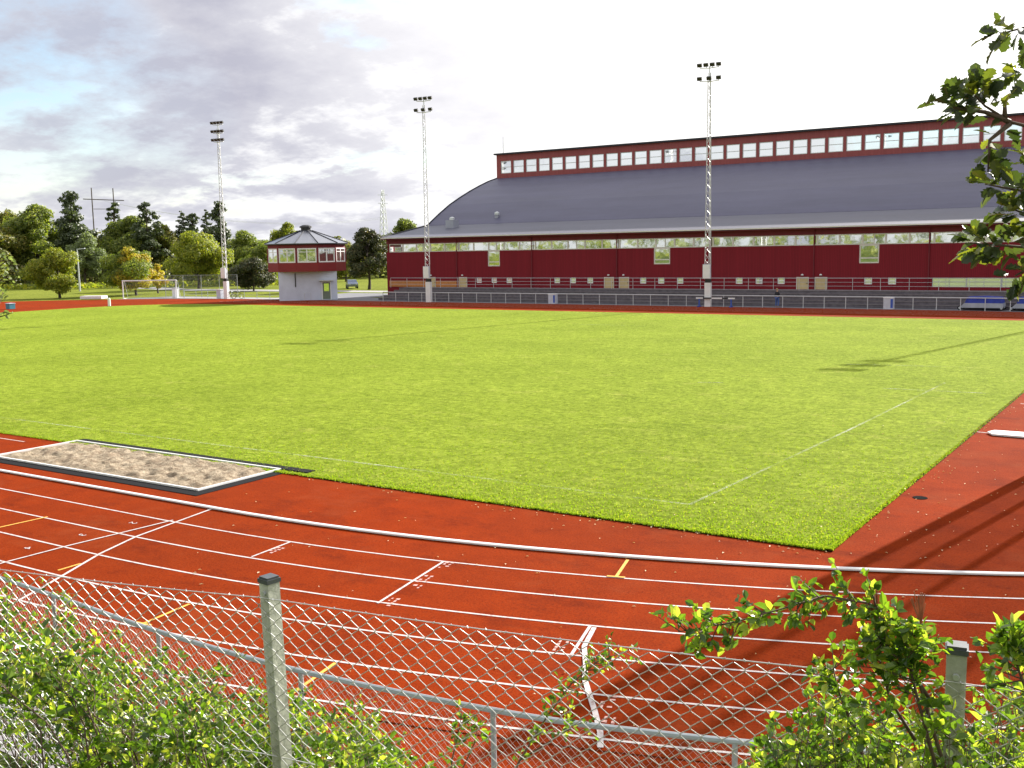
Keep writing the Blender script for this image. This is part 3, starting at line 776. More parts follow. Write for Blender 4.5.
chain_link(lambda q: fpt(S0 + q, 0, -.036), None, lambda q: Vector((0, 0, 1)), lambda q: Vector((nf.x, nf.y, 0)), int((S1 - S0) / pch), pch, 50, .88, .00175, 6, True).build('chain_link_mesh', 'wire', fence, smooth=True)
# twisted wire ends along the top
mb = MB(); i = 0
kr = random.Random(3)
while S0 + i * pch < S1:
    a = fpt(S0 + (i + .5) * pch, 0, -.036); mb.tube([a, a + Vector((kr.uniform(-.006, .006), 0, .004)), a + Vector((kr.uniform(-.009, .009), .004, .007))], .0018, 4); i += 2
tag(mb.build('wire_end', 'wire', fence), None, None, None, 'stuff')

# ================================================================ FLOODLIGHT MASTS
H_M = 22.95
def make_mast(label, loc, rows, rz, cab=True):
    t = thing('floodlight_mast', label, 'floodlight mast', loc, 'floodlight masts along the far side of the track', rz)
    MB().prism([(-.30, -.24), (.30, -.24), (.30, .24), (-.30, .24)], 0, 2.35).build('base', 'white_paint', t, False)
    if cab:
        cb = MB().box(-.42, .32, -.50, -.27, 2.75, 4.15).build('cabinet', 'bin', t, False)
        MB().box(-.40, .30, -.515, -.502, 2.8, 4.1).build('cabinet_door', 'white_paint', cb, False)
    MB().box(-.26, .26, -.2, .2, 2.352, 2.7).build('collar', 'dark', t, False)
    mb = MB(); zt = H_M - .6; k = 3
    def leg(i, z): 
        w_ = .30 - (.30 - .13) * (z - 2.7) / (zt - 2.7); a = R(90 + 120 * i); return Vector((w_ * 1.15 * math.cos(a), w_ * 1.15 * math.sin(a), z))
    for i in range(3): mb.tube([leg(i, 2.7), leg(i, zt)], .042, 6)
    z = 2.7; j = 0
    while z < zt - .5:
        z2 = z + .62
        for i in range(3):
            a, b = (i, (i + 1) % 3) if j % 2 else ((i + 1) % 3, i)
            mb.tube([leg(a, z), leg(b, z2)], .019, 4, False)
        z = z2; j += 1
    mb.build('lattice', 'mast', t, False)
    MB().tube([(0, 0, zt - .6), (0, 0, H_M)], .06, 8).build('mast_head', 'galv', t, False)
    for z, n, wd in rows:
        cbm = MB(); cbm.tube([(-wd / 2, .0, z), (0, -.18, z - .1), (wd / 2, .0, z)], .04, 6); cbm.build('crossbar', 'galv', t, False)
        for i in range(n):
            x = -wd / 2 + wd * i / (n - 1); tilt = R(32)
            mb = MB(); ax = Vector((.235, 0, 0)); ay = Vector((0, math.cos(tilt), math.sin(tilt))) * .10; az = Vector((0, -math.sin(tilt), math.cos(tilt))) * .155
            mb.obox((x, -.22, z + .22), ax, ay, az); mb.tube([(x, -.05, z), (x, -.18, z + .2)], .03, 5)
            mb.build('lamp', 'dark', t, False)
    return t
two = [(H_M - .1, 4, 1.85), (H_M - 1.35, 3, 1.85)]; three = [(H_M - .1, 4, 1.6), (H_M - 1.2, 4, 1.6), (H_M - 2.3, 4, 1.6)]
mast_lab = ('lattice floodlight mast with three lamp rows standing left of the booth', 'lattice floodlight mast before the left end of the red hall', 'lattice floodlight mast before the middle of the red hall')
for (u, rows, lab) in ((-108.3, three, mast_lab[0]), (-74.15, two, mast_lab[1]), (-39.65, two, mast_lab[2]), (-4.7, three, 'lattice floodlight mast out of frame, its shadow falls on the grass')):
    make_mast(lab, (u, 96.3, 0), rows, R(8))

# ================================================================ TIMEKEEPING BOOTH
BF = Vector((-92.9, 95.9)); bd = Vector((-.696, .718)); BC = BF + bd * 3.5
brz = math.atan2(-bd.x, bd.y)                                      # local +Y points away from the camera
booth = thing('timekeeping_booth', 'two storey booth with white base, red glazed upper floor and pointed metal roof', 'building', (BC.x, BC.y, 0), None, brz)
def bpart(mb, name, m, parent=booth): return mb.build(name, m, parent, False)
bpart(MB().box(-3.6, 3.6, -3.5, 3.5, 0, 3.6), 'base_wall', 'booth_wall')
dr = bpart(MB().box(1.78, 2.72, -3.56, -3.505, .12, 2.2), 'door', simple('grey_green_door', (.16, .19, .14), .5))
bpart(MB().box(1.95, 2.55, -3.58, -3.565, 1.1, 2.05), 'door_pane', 'pane', dr)
mb = MB(); mb.box(1.66, 1.775, -3.6, -3.505, 0, 2.3); mb.box(2.725, 2.84, -3.6, -3.505, 0, 2.3); mb.box(1.775, 2.725, -3.6, -3.505, 2.205, 2.3); bpart(mb, 'door_frame', 'white_paint', dr)
bpart(MB().box(1.4, 3.1, -4.3, -3.51, 2.42, 2.5), 'door_canopy', 'galv')
bpart(MB().tube([(-1.55, -3.56, 1.7), (-1.55, -3.56, 3.4)], .06, 8), 'drainpipe', 'dark')
bpart(MB().tube([(-.5, -4.0, 0), (-.5, -4.0, .95), (.3, -4.0, .95), (.3, -4.0, 0)], .03, 6), 'bicycle_rack', 'galv')
NB, RB = 12, 5.05
def ngon(r, ph=15): return [(r * math.cos(R(ph + 30 * i)), r * math.sin(R(ph + 30 * i))) for i in range(NB)]
bpart(MB().prism(ngon(RB), 3.61, 4.72), 'lower_band', 'red_booth')
bpart(MB().prism(ngon(RB - .05), 6.52, 6.95), 'upper_band', 'red_dark')
bpart(MB().prism(ngon(RB - .5), 4.721, 4.8), 'upper_floor', 'concrete')
bpart(MB().prism(ngon(RB + .28), 6.955, 7.12), 'eave', 'felt')
ng = ngon(RB - .06)
for i in range(NB):
    a, b = Vector(ng[i]), Vector(ng[(i + 1) % NB]); d = (b - a); ln = d.length; d.normalize(); nrm = Vector((d.y, -d.x))
    def quad(mb, s0, s1, z0, z1, o0, o1):
        c = a + d * ((s0 + s1) / 2) + nrm * ((o0 + o1) / 2)
        mb.obox((c.x, c.y, (z0 + z1) / 2), (d.x * (s1 - s0) / 2, d.y * (s1 - s0) / 2, 0), (nrm.x * (o1 - o0) / 2, nrm.y * (o1 - o0) / 2, 0), (0, 0, (z1 - z0) / 2))
    c = a
    bpart(MB().prism([(a.x + .12 * math.cos(t), a.y + .12 * math.sin(t)) for t in [R(60 * q) for q in range(6)]], 4.725, 6.515), 'corner_post', 'red_dark')
    mb = MB(); t_ = .09
    quad(mb, .13, ln - .13, 4.73, 4.88, -.05, .05); quad(mb, .13, ln - .13, 6.36, 6.51, -.05, .05); quad(mb, .13, ln - .13, 6.0, 6.08, -.045, .045)
    for s_ in (.20, ln / 2, ln - .20): quad(mb, s_ - .07, s_ + .07, 4.881, 6.359, -.04, .04)
    wf = bpart(mb, 'window', 'white_paint')
    mb = MB(); p0 = a + d * .25; p1 = a + d * (ln - .25)
    mb.add([(p0.x, p0.y, 4.86), (p1.x, p1.y, 4.86), (p1.x, p1.y, 6.36), (p0.x, p0.y, 6.36)], [(0, 1, 2, 3)]); bpart(mb, 'pane', 'pane_clear' if 0 else 'pane', wf)
ro = ngon(RB + .36)
mb = MB(); apex = (.0, .0, 8.75); vs = [(x, y, 7.125) for x, y in ro] + [(x * .14, y * .14, 8.75) for x, y in ro] + [(x, y, 7.06) for x, y in ro]
mb.add(vs, [(i, (i + 1) % NB, (i + 1) % NB + NB, i + NB) for i in range(NB)] + [tuple(range(NB, 2 * NB))] + [(i + 2 * NB, (i + 1) % NB + 2 * NB, (i + 1) % NB, i) for i in range(NB)])
rf = bpart(mb, 'roof', 'roof_booth')
mb = MB()
for x, y in ro: mb.tube([(x, y, 7.16), (x * .14, y * .14, 8.79)], .055, 5)
bpart(mb, 'ridge', 'felt', rf)
cpv = bpart(MB().lathe([(.62, 8.6), (.62, 9.1), (.8, 9.12), (.78, 9.3), (.35, 9.48)], (0, 0, 0), 12), 'roof_cap', 'dark', rf)

# ================================================================ small things round the track
gA, gB = Vector((-124.2, 91.9)), Vector((-118.2, 96.1)); gd = (gB - gA).normalized(); gn = Vector((-gd.y, gd.x))
goal = thing('football_goal', 'white football goal standing beyond the far left bend of the track', 'goal', (gA.x, gA.y, 0))
q = lambda p, z, back=0: (p.x + gn.x * back, p.y + gn.y * back, z)
for p in (gA, gB): MB().tube([q(p, 0), q(p, 2.44)], .075, 10).build('post', 'white_paint', goal)
MB().tube([q(gA - gd * .07, 2.5), q(gB + gd * .07, 2.5)], .075, 10).build('crossbar', 'white_paint', goal)
mb = MB()
for p in (gA, gB): mb.tube([q(p, 2.44), q(p, 2.4, .8), q(p, .05, 1.9), q(p, .05, .1)], .03, 6)
mb.tube([q(gA, .05, 1.9), q(gB, .05, 1.9)], .03, 6); mb.build('net_frame', 'galv', goal)
mb = MB(); W_ = (gB - gA).length
for i in range(30): p = gA + gd * (W_ * i / 29); mb.tube([q(p, 2.42, .05), q(p, 2.38, .8), q(p, .08, 1.88)], .006, 3, False)
for j in range(12): z = .1 + 2.3 * j / 11; bk = .8 + 1.1 * (1 - (z - .05) / 2.35); mb.tube([q(gA, z, bk), q(gB, z, bk)], .006, 3, False)
mb.build('net', 'net', goal)

tb = thing('white_cabinet', 'small white cabinet beside the right post of the football goal', 'cabinet', (-119.0, 96.6, 0))
MB().box(-119.35, -118.65, 96.3, 96.9, 0, 1.35).build('body', 'white_paint', tb); MB().box(-119.4, -118.6, 96.25, 96.95, 1.352, 1.42).build('lid', 'bin', tb)
tb = thing('white_cabinet', 'white cabinet standing at the foot of the left floodlight mast', 'cabinet', (-109.9, 96.6, 0))
MB().box(-110.3, -109.5, 96.3, 96.9, 0, 1.2).build('body', 'bin', tb); MB().box(-110.35, -109.45, 96.25, 96.95, 1.202, 1.27).build('lid', 'white_paint', tb)
hb = thing('white_marker', 'upright white padded marker beside the far left bend', 'marker', (-107.6, 77.6, 0))
MB().lathe([(.16, .03), (.17, .06), (.16, .9), (.06, 1.0)], (-107.6, 77.6, 0), 12).build('body', 'white_paint', hb); MB().lathe([(.3, 0), (.3, .028), (.1, .029)], (-107.6, 77.6, 0), 12).build('foot', 'rubber', hb)
pd = thing('landing_mat', 'long low white covered mat lying outside the far left bend', 'mat', (-122.0, 84.0, 0))
a_ = gnd(84, 299.6); b_ = gnd(104, 299.4); dd = (b_ - a_).normalized(); nn = Vector((-dd.y, dd.x, 0)); mm = (a_ + b_) / 2
MB().obox((mm.x, mm.y, .32), dd * 1.6, nn * .8, (0, 0, .19)).build('cover', 'white_paint', pd); MB().obox((mm.x, mm.y, .09), dd * 1.5, nn * .7, (0, 0, .04)).build('pallet', 'dark', pd)
bb = thing('equipment_box', 'teal box with pale lid beside the track at the far left edge', 'box', (-115.1, 69.7, 0))
MB().box(-115.5, -114.7, 69.4, 70.1, .02, .62).build('body', 'teal', bb); MB().box(-115.54, -114.66, 69.36, 70.14, .622, .69).build('lid', 'bin', bb)
# bicycle
def bicycle(loc, rz, label):
    t = thing('bicycle', label, 'bicycle', loc, None, rz)
    for x in (-.52, .52):
        w_ = MB(); w_.tube([(x + .33 * math.cos(a), 0, .34 + .33 * math.sin(a)) for a in [2 * math.pi * i / 20 for i in range(21)]], .022, 6); wo = w_.build('wheel', 'tyre', t, False)
        mb = MB()
        for i in range(8): a = math.pi * i / 8; mb.tube([(x - .31 * math.cos(a), 0, .34 - .31 * math.sin(a)), (x + .31 * math.cos(a), 0, .34 + .31 * math.sin(a))], .003, 3, False)
        mb.build('spoke', 'galv', wo, False)
    mb = MB()
    for p in (((-.52, 0, .34), (-.15, 0, .86)), ((-.15, 0, .86), (-.05, 0, .3)), ((-.05, 0, .3), (-.52, 0, .34)), ((-.16, 0, .8), (.36, 0, .82)), ((-.05, 0, .3), (.36, 0, .74)), ((.34, 0, .95), (.52, 0, .34))): mb.tube(p, .02, 6)
    mb.build('frame', 'dark', t, False)
    MB().tube([(.30, -.28, .98), (.34, 0, 1.0), (.30, .28, .98)], .016, 6).build('handlebar', 'galv', t, False)
    MB().obox((-.18, 0, .93), (.13, 0, 0), (0, .07, 0), (0, 0, .03)).build('saddle', 'tyre', t, False)
bicycle((-107.0, 97.0, 0), R(35), 'dark bicycle parked right of the left floodlight mast')
bicycle((-107.9, 96.6, 0), R(20), 'dark bicycle leaning close against the left floodlight mast')
# steeplechase barrier
sb = thing('steeplechase_barrier', 'black and white steeplechase barrier on blue feet before the middle mast', 'barrier', (-38.7, 95.9, 0))
bm = MB().box(-40.72, -36.75, 95.84, 95.96, .79, .914).build('beam', 'white_paint', sb)
for a, b in ((-40.0, -39.1), (-38.0, -37.4)): MB().box(a, b, 95.835, 95.965, .785, .919).build('black_band', 'dark', bm)
for u in (-40.4, -37.1):
    f = MB(); f.box(u - .06, u + .06, 95.5, 96.3, 0.002, .1); f.box(u - .06, u + .06, 95.86, 95.94, .1, .788); f.build('foot', 'blue_paint', sb)
# bins
for i, (u, lab) in enumerate(((-57.5, 'pale litter bin on the railing before the middle of the red hall'), (-22.5, 'pale litter bin on the railing right of the standing person'))):
    t = thing('litter_bin', lab, 'bin', (u, 96.5, 0), 'litter bins along the far railing')
    MB().prism([(u - .42, 96.2), (u + .42, 96.2), (u + .42, 96.8), (u - .42, 96.8)], .03, 1.02).build('body', 'bin', t)
    MB().box(u - .45, u + .45, 96.17, 96.83, 1.022, 1.1).build('rim', 'white_paint', t); MB().box(u + .2, u + .41, 96.185, 96.197, .15, .95).build('side_panel', 'blue_paint', t)
# covered mat trolleys
for u, lab in ((-15.0, 'blue and grey covered mat trolley at the right behind the railing'), (-10.9, 'blue covered mat trolley cut by the right edge of the photo')):
    t = thing('mat_trolley', lab, 'trolley', (u, 98.0, 0), 'covered mat trolleys')
    P = [(-1.75, .32), (-1.15, .78), (1.3, .78), (1.75, .3)]; lo = MB(); up = MB()
    def slab(mb, P2, y0, y1):
        n = len(P2); vs = [(u + x, y0, z) for x, z in P2] + [(u + x, y1, z) for x, z in P2]
        mb.add(vs, [tuple(range(n)), tuple(range(2 * n - 1, n - 1, -1))] + [(i, i + n, (i + 1) % n + n, (i + 1) % n) for i in range(n)])
    slab(lo, [(-1.75, .22), (1.75, .22), (1.70, .62), (-1.35, .62)], 97.2, 98.9); lo.build('lower_cover', 'grey_cover', t)
    slab(up, [(-1.33, .625), (1.68, .625), (1.55, 1.12), (.3, 1.2), (-1.1, 1.14)], 97.25, 98.85); up.build('upper_cover', 'blue_cover', t)
    for x in (-1.72, 1.6):
        for y in (97.35, 98.7):
            w_ = MB(); w_.tube([(u + x, y - .05, .2), (u + x, y + .05, .2)], .2, 12); wo = w_.build('wheel', 'tyre', t)
            MB().tube([(u + x, y - .065, .2), (u + x, y + .065, .2)], .1, 10).build('hub', 'white_paint', wo)

# parked car seen between booth and hall
cp = gnd(352, 288.2)
car = thing('parked_car', 'small grey blue car parked behind the booth', 'car', (cp.x, cp.y, -.03), None, AZ + R(104))
cs = [(-2.0, .35), (-2.05, .75), (-1.75, .95), (-1.1, 1.0), (-.55, 1.42), (.75, 1.44), (1.45, .98), (1.95, .88), (2.05, .4)]
mb = MB(); n = len(cs)
vs = []
for y in (-.82, .82):
    for x, z in cs: vs.append((x, y * (.86 if z > 1.2 else 1), z))
mb.add(vs, [tuple(range(n)), tuple(range(2 * n - 1, n - 1, -1))] + [(i, i + n, (i + 1) % n + n, (i + 1) % n) for i in range(n)]); mb.build('body', 'car', car, False)
for y in (-.80, .80):
    s_ = 1 if y > 0 else -1
    MB().add([(-.95, y * 1.005 + .012 * s_, 1.02), (1.2, y * 1.005 + .012 * s_, 1.02), (.72, y * .89 + .012 * s_, 1.38), (-.52, y * .89 + .012 * s_, 1.38)], [(0, 1, 2, 3)]).build('window', 'pane', car, False)
    for x in (-1.25, 1.3):
        wo = MB().tube([(x, y - .1, .31), (x, y + .1, .31)], .31, 16).build('wheel', 'tyre', car, False); MB().tube([(x, y - .105, .31), (x, y + .105, .31)], .18, 12).build('rim', 'galv', wo, False)
    MB().box(-2.08, -2.0, y * .7 - .14, y * .7 + .14, .66, .8).build('headlight', 'white_paint', car, False)

# street lamp, pylons, lines
lp = gnd(80, 291); lp_t = CH + (hor(80) - 249) / F * (lp - EYE).dot(FW)
sl_ = thing('street_lamp', 'slim grey street lamp post beside the road before the trees', 'street lamp', (lp.x, lp.y, 0))
MB().tube([(lp.x, lp.y, -.05), (lp.x, lp.y, lp_t)], [.16, .09], 8).build('post', 'galv', sl_)
MB().obox((lp.x + .5, lp.y + .4, lp_t + .02), (.55, .4, .06), (-.12, .16, 0), (0, 0, .07)).build('lamp_head', 'bin', sl_)
pb = at(107, 222, 420)
hp = thing('power_pylon', 'twin pole power pylon with crossarm rising above the trees', 'pylon', (pb.x, pb.y, 0), 'power pylons')
pl, prr = at(93.5, 222, 420), at(115, 222, 425)
zt_ = at(94, 188, 420).z
for p in (pl, prr): MB().tube([(p.x, p.y, 0), (p.x, p.y, zt_)], [.30, .2], 6).build('pole', 'trunk', hp)
a_, b_ = at(83, 199, 420), at(124, 200.5, 425); MB().tube([a_, b_], .19, 5).build('crossarm', 'trunk', hp)
a_, b_ = at(93.5, 209, 420), at(115, 209, 425); MB().tube([a_, b_], .12, 5).build('brace', 'trunk', hp)
lt = at(384, 235, 500); ztp = at(384, 190, 500).z
py_ = thing('power_pylon', 'tall lattice power pylon on the horizon left of the hall', 'pylon', (lt.x, lt.y, 0), 'power pylons')
mb = MB()
def pleg(i, z): w_ = 2.6 * (1 - z / (ztp + 3)) + .35; a = R(45 + 90 * i); return Vector((lt.x + w_ * math.cos(a), lt.y + w_ * math.sin(a), z))
for i in range(4): mb.tube([pleg(i, 0), pleg(i, ztp)], .16, 4)
nz_ = 12
for k in range(nz_):
    for i in range(4): z0, z1 = ztp * k / nz_, ztp * (k + 1) / nz_; mb.tube([pleg(i, z0), pleg((i + 1) % 4, z1)], .09, 4, False); mb.tube([pleg((i + 1) % 4, z0), pleg(i, z1)], .09, 4, False)
mb.build('lattice', 'galv', py_)
mb = MB()
for z in (ztp * .82, ztp * .93): mb.tube([Vector((lt.x, lt.y, z)) - RT * 2.4, Vector((lt.x, lt.y, z)) + RT * 2.4], .14, 4)
mb.build('crossarm', 'galv', py_)
for k in range(2):
    A_ = at(384, 217 + 1.5 * k, 500); B_ = at(104 , 201, 422); C_ = at(200, 217.5 + 2 * k, 470)
    pts = []
    for i in range(25):
        t = i / 24; p = A_.lerp(B_, t); p.z -= 5.5 * 4 * t * (1 - t); pts.append(p)
    o = MB().tube(pts, .05, 4).build('power_line', 'galv'); tag(o, ('upper' if k == 0 else 'lower') + ' power line sagging across the sky between the two pylons', 'power line', 'power lines')

# tall mesh fence at left
bf = thing('ball_stop_fence', 'tall thin wire fence behind the goal at the far left', 'fence', (-125, 104, 0))
bp = [gnd(x, 298.0) for x in (166, 184, 202, 220, 238)]
dpt = (bp[2] - EYE).dot(FW)
bp = [EYE + (p - EYE) * 1.02 for p in bp]
for p in bp: MB().tube([(p.x, p.y, -.05), (p.x, p.y, 3.1)], .04, 6).build('post', 'net', bf)
MB().tube([(p.x, p.y, 3.1) for p in bp], .025, 5).build('top_rail', 'net', bf)
mb = MB()
for a, b in zip(bp, bp[1:]):
    for i in range(22): p = a.lerp(b, i / 22); mb.tube([(p.x, p.y, .05), (p.x, p.y, 3.08)], .006, 3, False)
for j in range(16): mb.tube([(p.x, p.y, .1 + 2.95 * j / 15) for p in bp], .006, 3, False)
mb.build('wire_mesh', 'net', bf)

# throwing cage beyond the right edge of the photograph: its net and posts shade the red surface
cg = thing('throwing_cage', 'tall netted throwing cage at right whose shadow falls on the track', 'cage', (0, 32.5, 0))
cgp = [(-2.3, 32.4, .17), (-1.5, 32.6, .09), (-.6, 32.9, .10), (1.1, 33.3, .10), (3.1, 34.0, .12)]
for x, y, r in cgp: MB().tube([(x, y, -.02), (x, y, 11.2)], r, 10).build('post', 'galv_rail', cg)
mb = MB()
for (a, b) in zip(cgp, cgp[1:]):
    n = int(math.dist(a[:2], b[:2]) / .05)
    for i in range(n): t = i / n; x, y = a[0] + (b[0] - a[0]) * t, a[1] + (b[1] - a[1]) * t; mb.tube([(x, y, .3), (x, y, 11)], .0105, 3, False)
for j in range(200): z = .3 + 10.7 * j / 199; mb.tube([(x, y, z) for x, y, r in cgp], .0105, 3, False)
mb.build('net', 'net_dark', cg)
MB().tube([(x, y, 11.1) for x, y, r in cgp], .07, 6).build('top_rail', 'galv_rail', cg)

# ================================================================ PERSON behind the far railing
def skin_mesh(name, verts, edges, radii, m, parent, sub=2, root=0):
    me = bpy.data.meshes.new(name); me.from_pydata(verts, edges, [])
    o = bpy.data.objects.new(name, me); COL.objects.link(o)
    md = o.modifiers.new('s', 'SKIN'); 
    for i, r in enumerate(radii):
        sv = me.skin_vertices[0].data[i]; sv.radius = (r, r) if not isinstance(r, tuple) else r; sv.use_root = (i == root)
    sm_ = o.modifiers.new('u', 'SUBSURF'); sm_.levels = sub; sm_.render_levels = sub
    dg = bpy.context.evaluated_depsgraph_get(); ev = o.evaluated_get(dg); nm = bpy.data.meshes.new_from_object(ev)
    bpy.data.objects.remove(o)
    nm.materials.clear(); nm.materials.append(M[m]); nm.polygons.foreach_set('use_smooth', [True] * len(nm.polygons))
    o2 = bpy.data.objects.new(name, nm); COL.objects.link(o2); o2.parent = parent
    return o2
PX, PY = -33.1, 97.5
per = thing('person', 'person in dark top and blue jeans standing behind the far railing', 'person', (PX, PY, -.03), None, R(160))
V = [(0, 0, .95), (0, 0, 1.15), (0, .0, 1.38), (0, 0, 1.5), (0, -.01, 1.60), (0, -.015, 1.70), (0, -.01, 1.78),
     (.17, 0, 1.42), (.24, .02, 1.14), (.22, -.10, .92), (.215, -.14, .82), (-.17, 0, 1.42), (-.25, .0, 1.15), (-.20, -.16, 1.0), (-.12, -.24, .98),
     (.10, 0, .90), (.12, -.02, .50), (.13, .02, .09), (.135, -.14, .04), (-.10, 0, .90), (-.13, -.05, .50), (-.15, .03, .09), (-.16, -.13, .04)]
Ed = [(0, 1), (1, 2), (2, 3), (3, 4), (4, 5), (5, 6), (2, 7), (7, 8), (8, 9), (9, 10), (2, 11), (11, 12), (12, 13), (13, 14), (0, 15), (15, 16), (16, 17), (17, 18), (0, 19), (19, 20), (20, 21), (21, 22)]
rad_ = [.14, .13, .15, .06, .085, .10, .06, .065, .05, .038, .035, .065, .05, .038, .035, .095, .065, .045, .04, .095, .065, .045, .04]
skin_mesh('body', V, Ed, rad_, 'skin', per)
skin_mesh('jacket', [V[0], V[1], V[2], V[3], V[7], V[8], V[9], V[11], V[12], V[13]], [(0, 1), (1, 2), (2, 3), (2, 4), (4, 5), (5, 6), (2, 7), (7, 8), (8, 9)], [.165, .155, .175, .075, .085, .07, .055, .085, .07, .055], 'jacket', per)
skin_mesh('trousers', [V[0], V[15], V[16], (.13, .02, .12), V[19], V[20], (-.15, .03, .12)], [(0, 1), (1, 2), (2, 3), (0, 4), (4, 5), (5, 6)], [.15, .115, .085, .07, .115, .085, .07], 'jeans', per)
skin_mesh('hair', [(0, .03, 1.66), (0, .03, 1.76), (0, .0, 1.83)], [(0, 1), (1, 2)], [.095, .112, .085], 'hair', per)

# ================================================================ TREES
class Leaves:
    def __init__(s): s.v = []; s.f = []
    def quad(s, p, n, size, rg, asp=.7):
        n = n.normalized() if n.length > 1e-6 else Vector((0, 0, 1)); t = n.orthogonal().normalized(); b = n.cross(t); a = rg.random() * 6.283
        x = (t * math.cos(a) + b * math.sin(a)) * size; y = (b * math.cos(a) - t * math.sin(a)) * size * asp
        o = len(s.v); s.v += [tuple(p - x), tuple(p - y * .8 + x * .15), tuple(p + x), tuple(p + y - x * .1)]; s.f.append((o, o + 1, o + 2, o + 3))
def rvec(rg):
    while True:
        v = Vector((rg.uniform(-1, 1), rg.uniform(-1, 1), rg.uniform(-1, 1)))
        if .05 < v.length < 1: return v.normalized()
def tree(name, label, base, h, wd, kind, m, seed, group='trees along the far left edge of the ground', second=None, dens=1.0, leaf=None):
    rg = random.Random(seed); t = thing(name, label, 'tree', base, group)
    th = h * (.93 if kind in ('pine', 'spruce') else .8); r0 = .018 * h + .05
    lean = Vector((rg.uniform(-.04, .04), rg.uniform(-.04, .04), 0)); spine = [Vector((lean.x * h * f * f + .15 * math.sin(f * 5 + seed), lean.y * h * f * f, th * f)) for f in [i / 7 for i in range(8)]]
    tk = MB(); tk.tube([Vector((0, 0, -.1))] + spine[1:], [r0 * 1.25] + [r0 * (1 - .82 * i / 7) for i in range(1, 8)], 7)
    blobs = []
    def sp(f): i = min(int(f * 7), 6); return spine[i].lerp(spine[i + 1], f * 7 - i)
    R_ = wd / 2
    if kind == 'broad':
        c0 = .22 if h < 10 else .28; nb = 30 if h < 10 else 40
        for i in range(nb):
            f = c0 + (1 - c0) * (i + rg.random()) / nb; e = max(.13, math.sin(min(1, max(0, (f - c0) / (1 - c0)) ** .72 * .86 + .12) * math.pi) ** .8 * (1 + .22 * math.sin(i * 2.7 + seed)))
            a = rg.random() * 6.283; rr = R_ * e * math.sqrt(rg.uniform(.12, 1)) * .82
            c = Vector((rr * math.cos(a), rr * math.sin(a), h * f * .93)); s0 = R_ * rg.uniform(.20, .42) * (.55 + .5 * e)
            blobs.append((c + lean * h * f * f, Vector((s0, s0, s0 * rg.uniform(.6, .85)))))
            if i % 2 == 0: q0 = sp(min(.95, f * .75)); tk.tube([q0, q0.lerp(blobs[-1][0], .5) + Vector((0, 0, .1 * s0)), blobs[-1][0]], [r0 * .35, r0 * .2, r0 * .08], 5, False)
    elif kind == 'pine':
        nb = 34
        for i in range(nb):
            f = .38 + .62 * (i + rg.random() * .8) / nb; e = (1.05 - (f - .38) / .62) ** .6 if f > .55 else .75
            a = rg.random() * 6.283; rr = R_ * e * rg.uniform(.1, .8); c = Vector((rr * math.cos(a), rr * math.sin(a), h * f - .03 * h)); s0 = R_ * rg.uniform(.22, .42) * max(e, .5)
            blobs.append((c + lean * h * f * f, Vector((s0 * 1.15, s0 * 1.15, s0 * .6))))
            q0 = sp(min(.97, f * .96)); tk.tube([q0, blobs[-1][0]], [r0 * .25, r0 * .06], 4, False)
    elif kind == 'spruce':
        nb = 34
        for i in range(nb):
            f = .12 + .88 * i / nb; e = (1 - f) ** .8 + .04; a = i * 2.4 + rg.random()
            rr = R_ * e * .6; c = Vector((rr * math.cos(a), rr * math.sin(a), h * f)); s0 = R_ * e * .62 + .12
            blobs.append((c, Vector((s0, s0, s0 * .38))))
    tk.build('trunk', 'trunk', t, False)
    ls = leaf or (max(.14, h * .0165)); lv = Leaves(); lv2 = Leaves()
    for bi, (c, s_) in enumerate(blobs):
        n = int(dens * 1.25 * (s_.x * s_.y + 2 * s_.x * s_.z) * 3.0 / (ls * ls)) + 12
        use2 = second is not None and rg.random() < .45 and c.x > -R_ * .3
        for _ in range(n):
            d = rvec(rg); k = rg.uniform(.45, 1.0) ** .6 * (1 + .35 * noise.noise(d * 2.1 + c))
            p = c + Vector((d.x * s_.x, d.y * s_.y, d.z * s_.z)) * k
            nrm = (d + rvec(rg) * .8 + Vector((0, 0, .35)))
            (lv2 if use2 else lv).quad(p, nrm, ls * rg.uniform(.6, 1.25), rg)
    for L_, mm_, nm in ((lv, m, 'crown'), (lv2, second, 'crown')):
        if L_.v:
            b = MB(); b.v, b.f = L_.v, L_.f; b.build(nm, mm_, t, False)
    return t
def place(px, depth):
    d = ray(px, hor(px)); d.z = 0; p = d * depth; return (p.x, p.y, -.06)
def top_h(px, ytop, depth): return CH + (hor(px) - ytop) / F * depth + .06
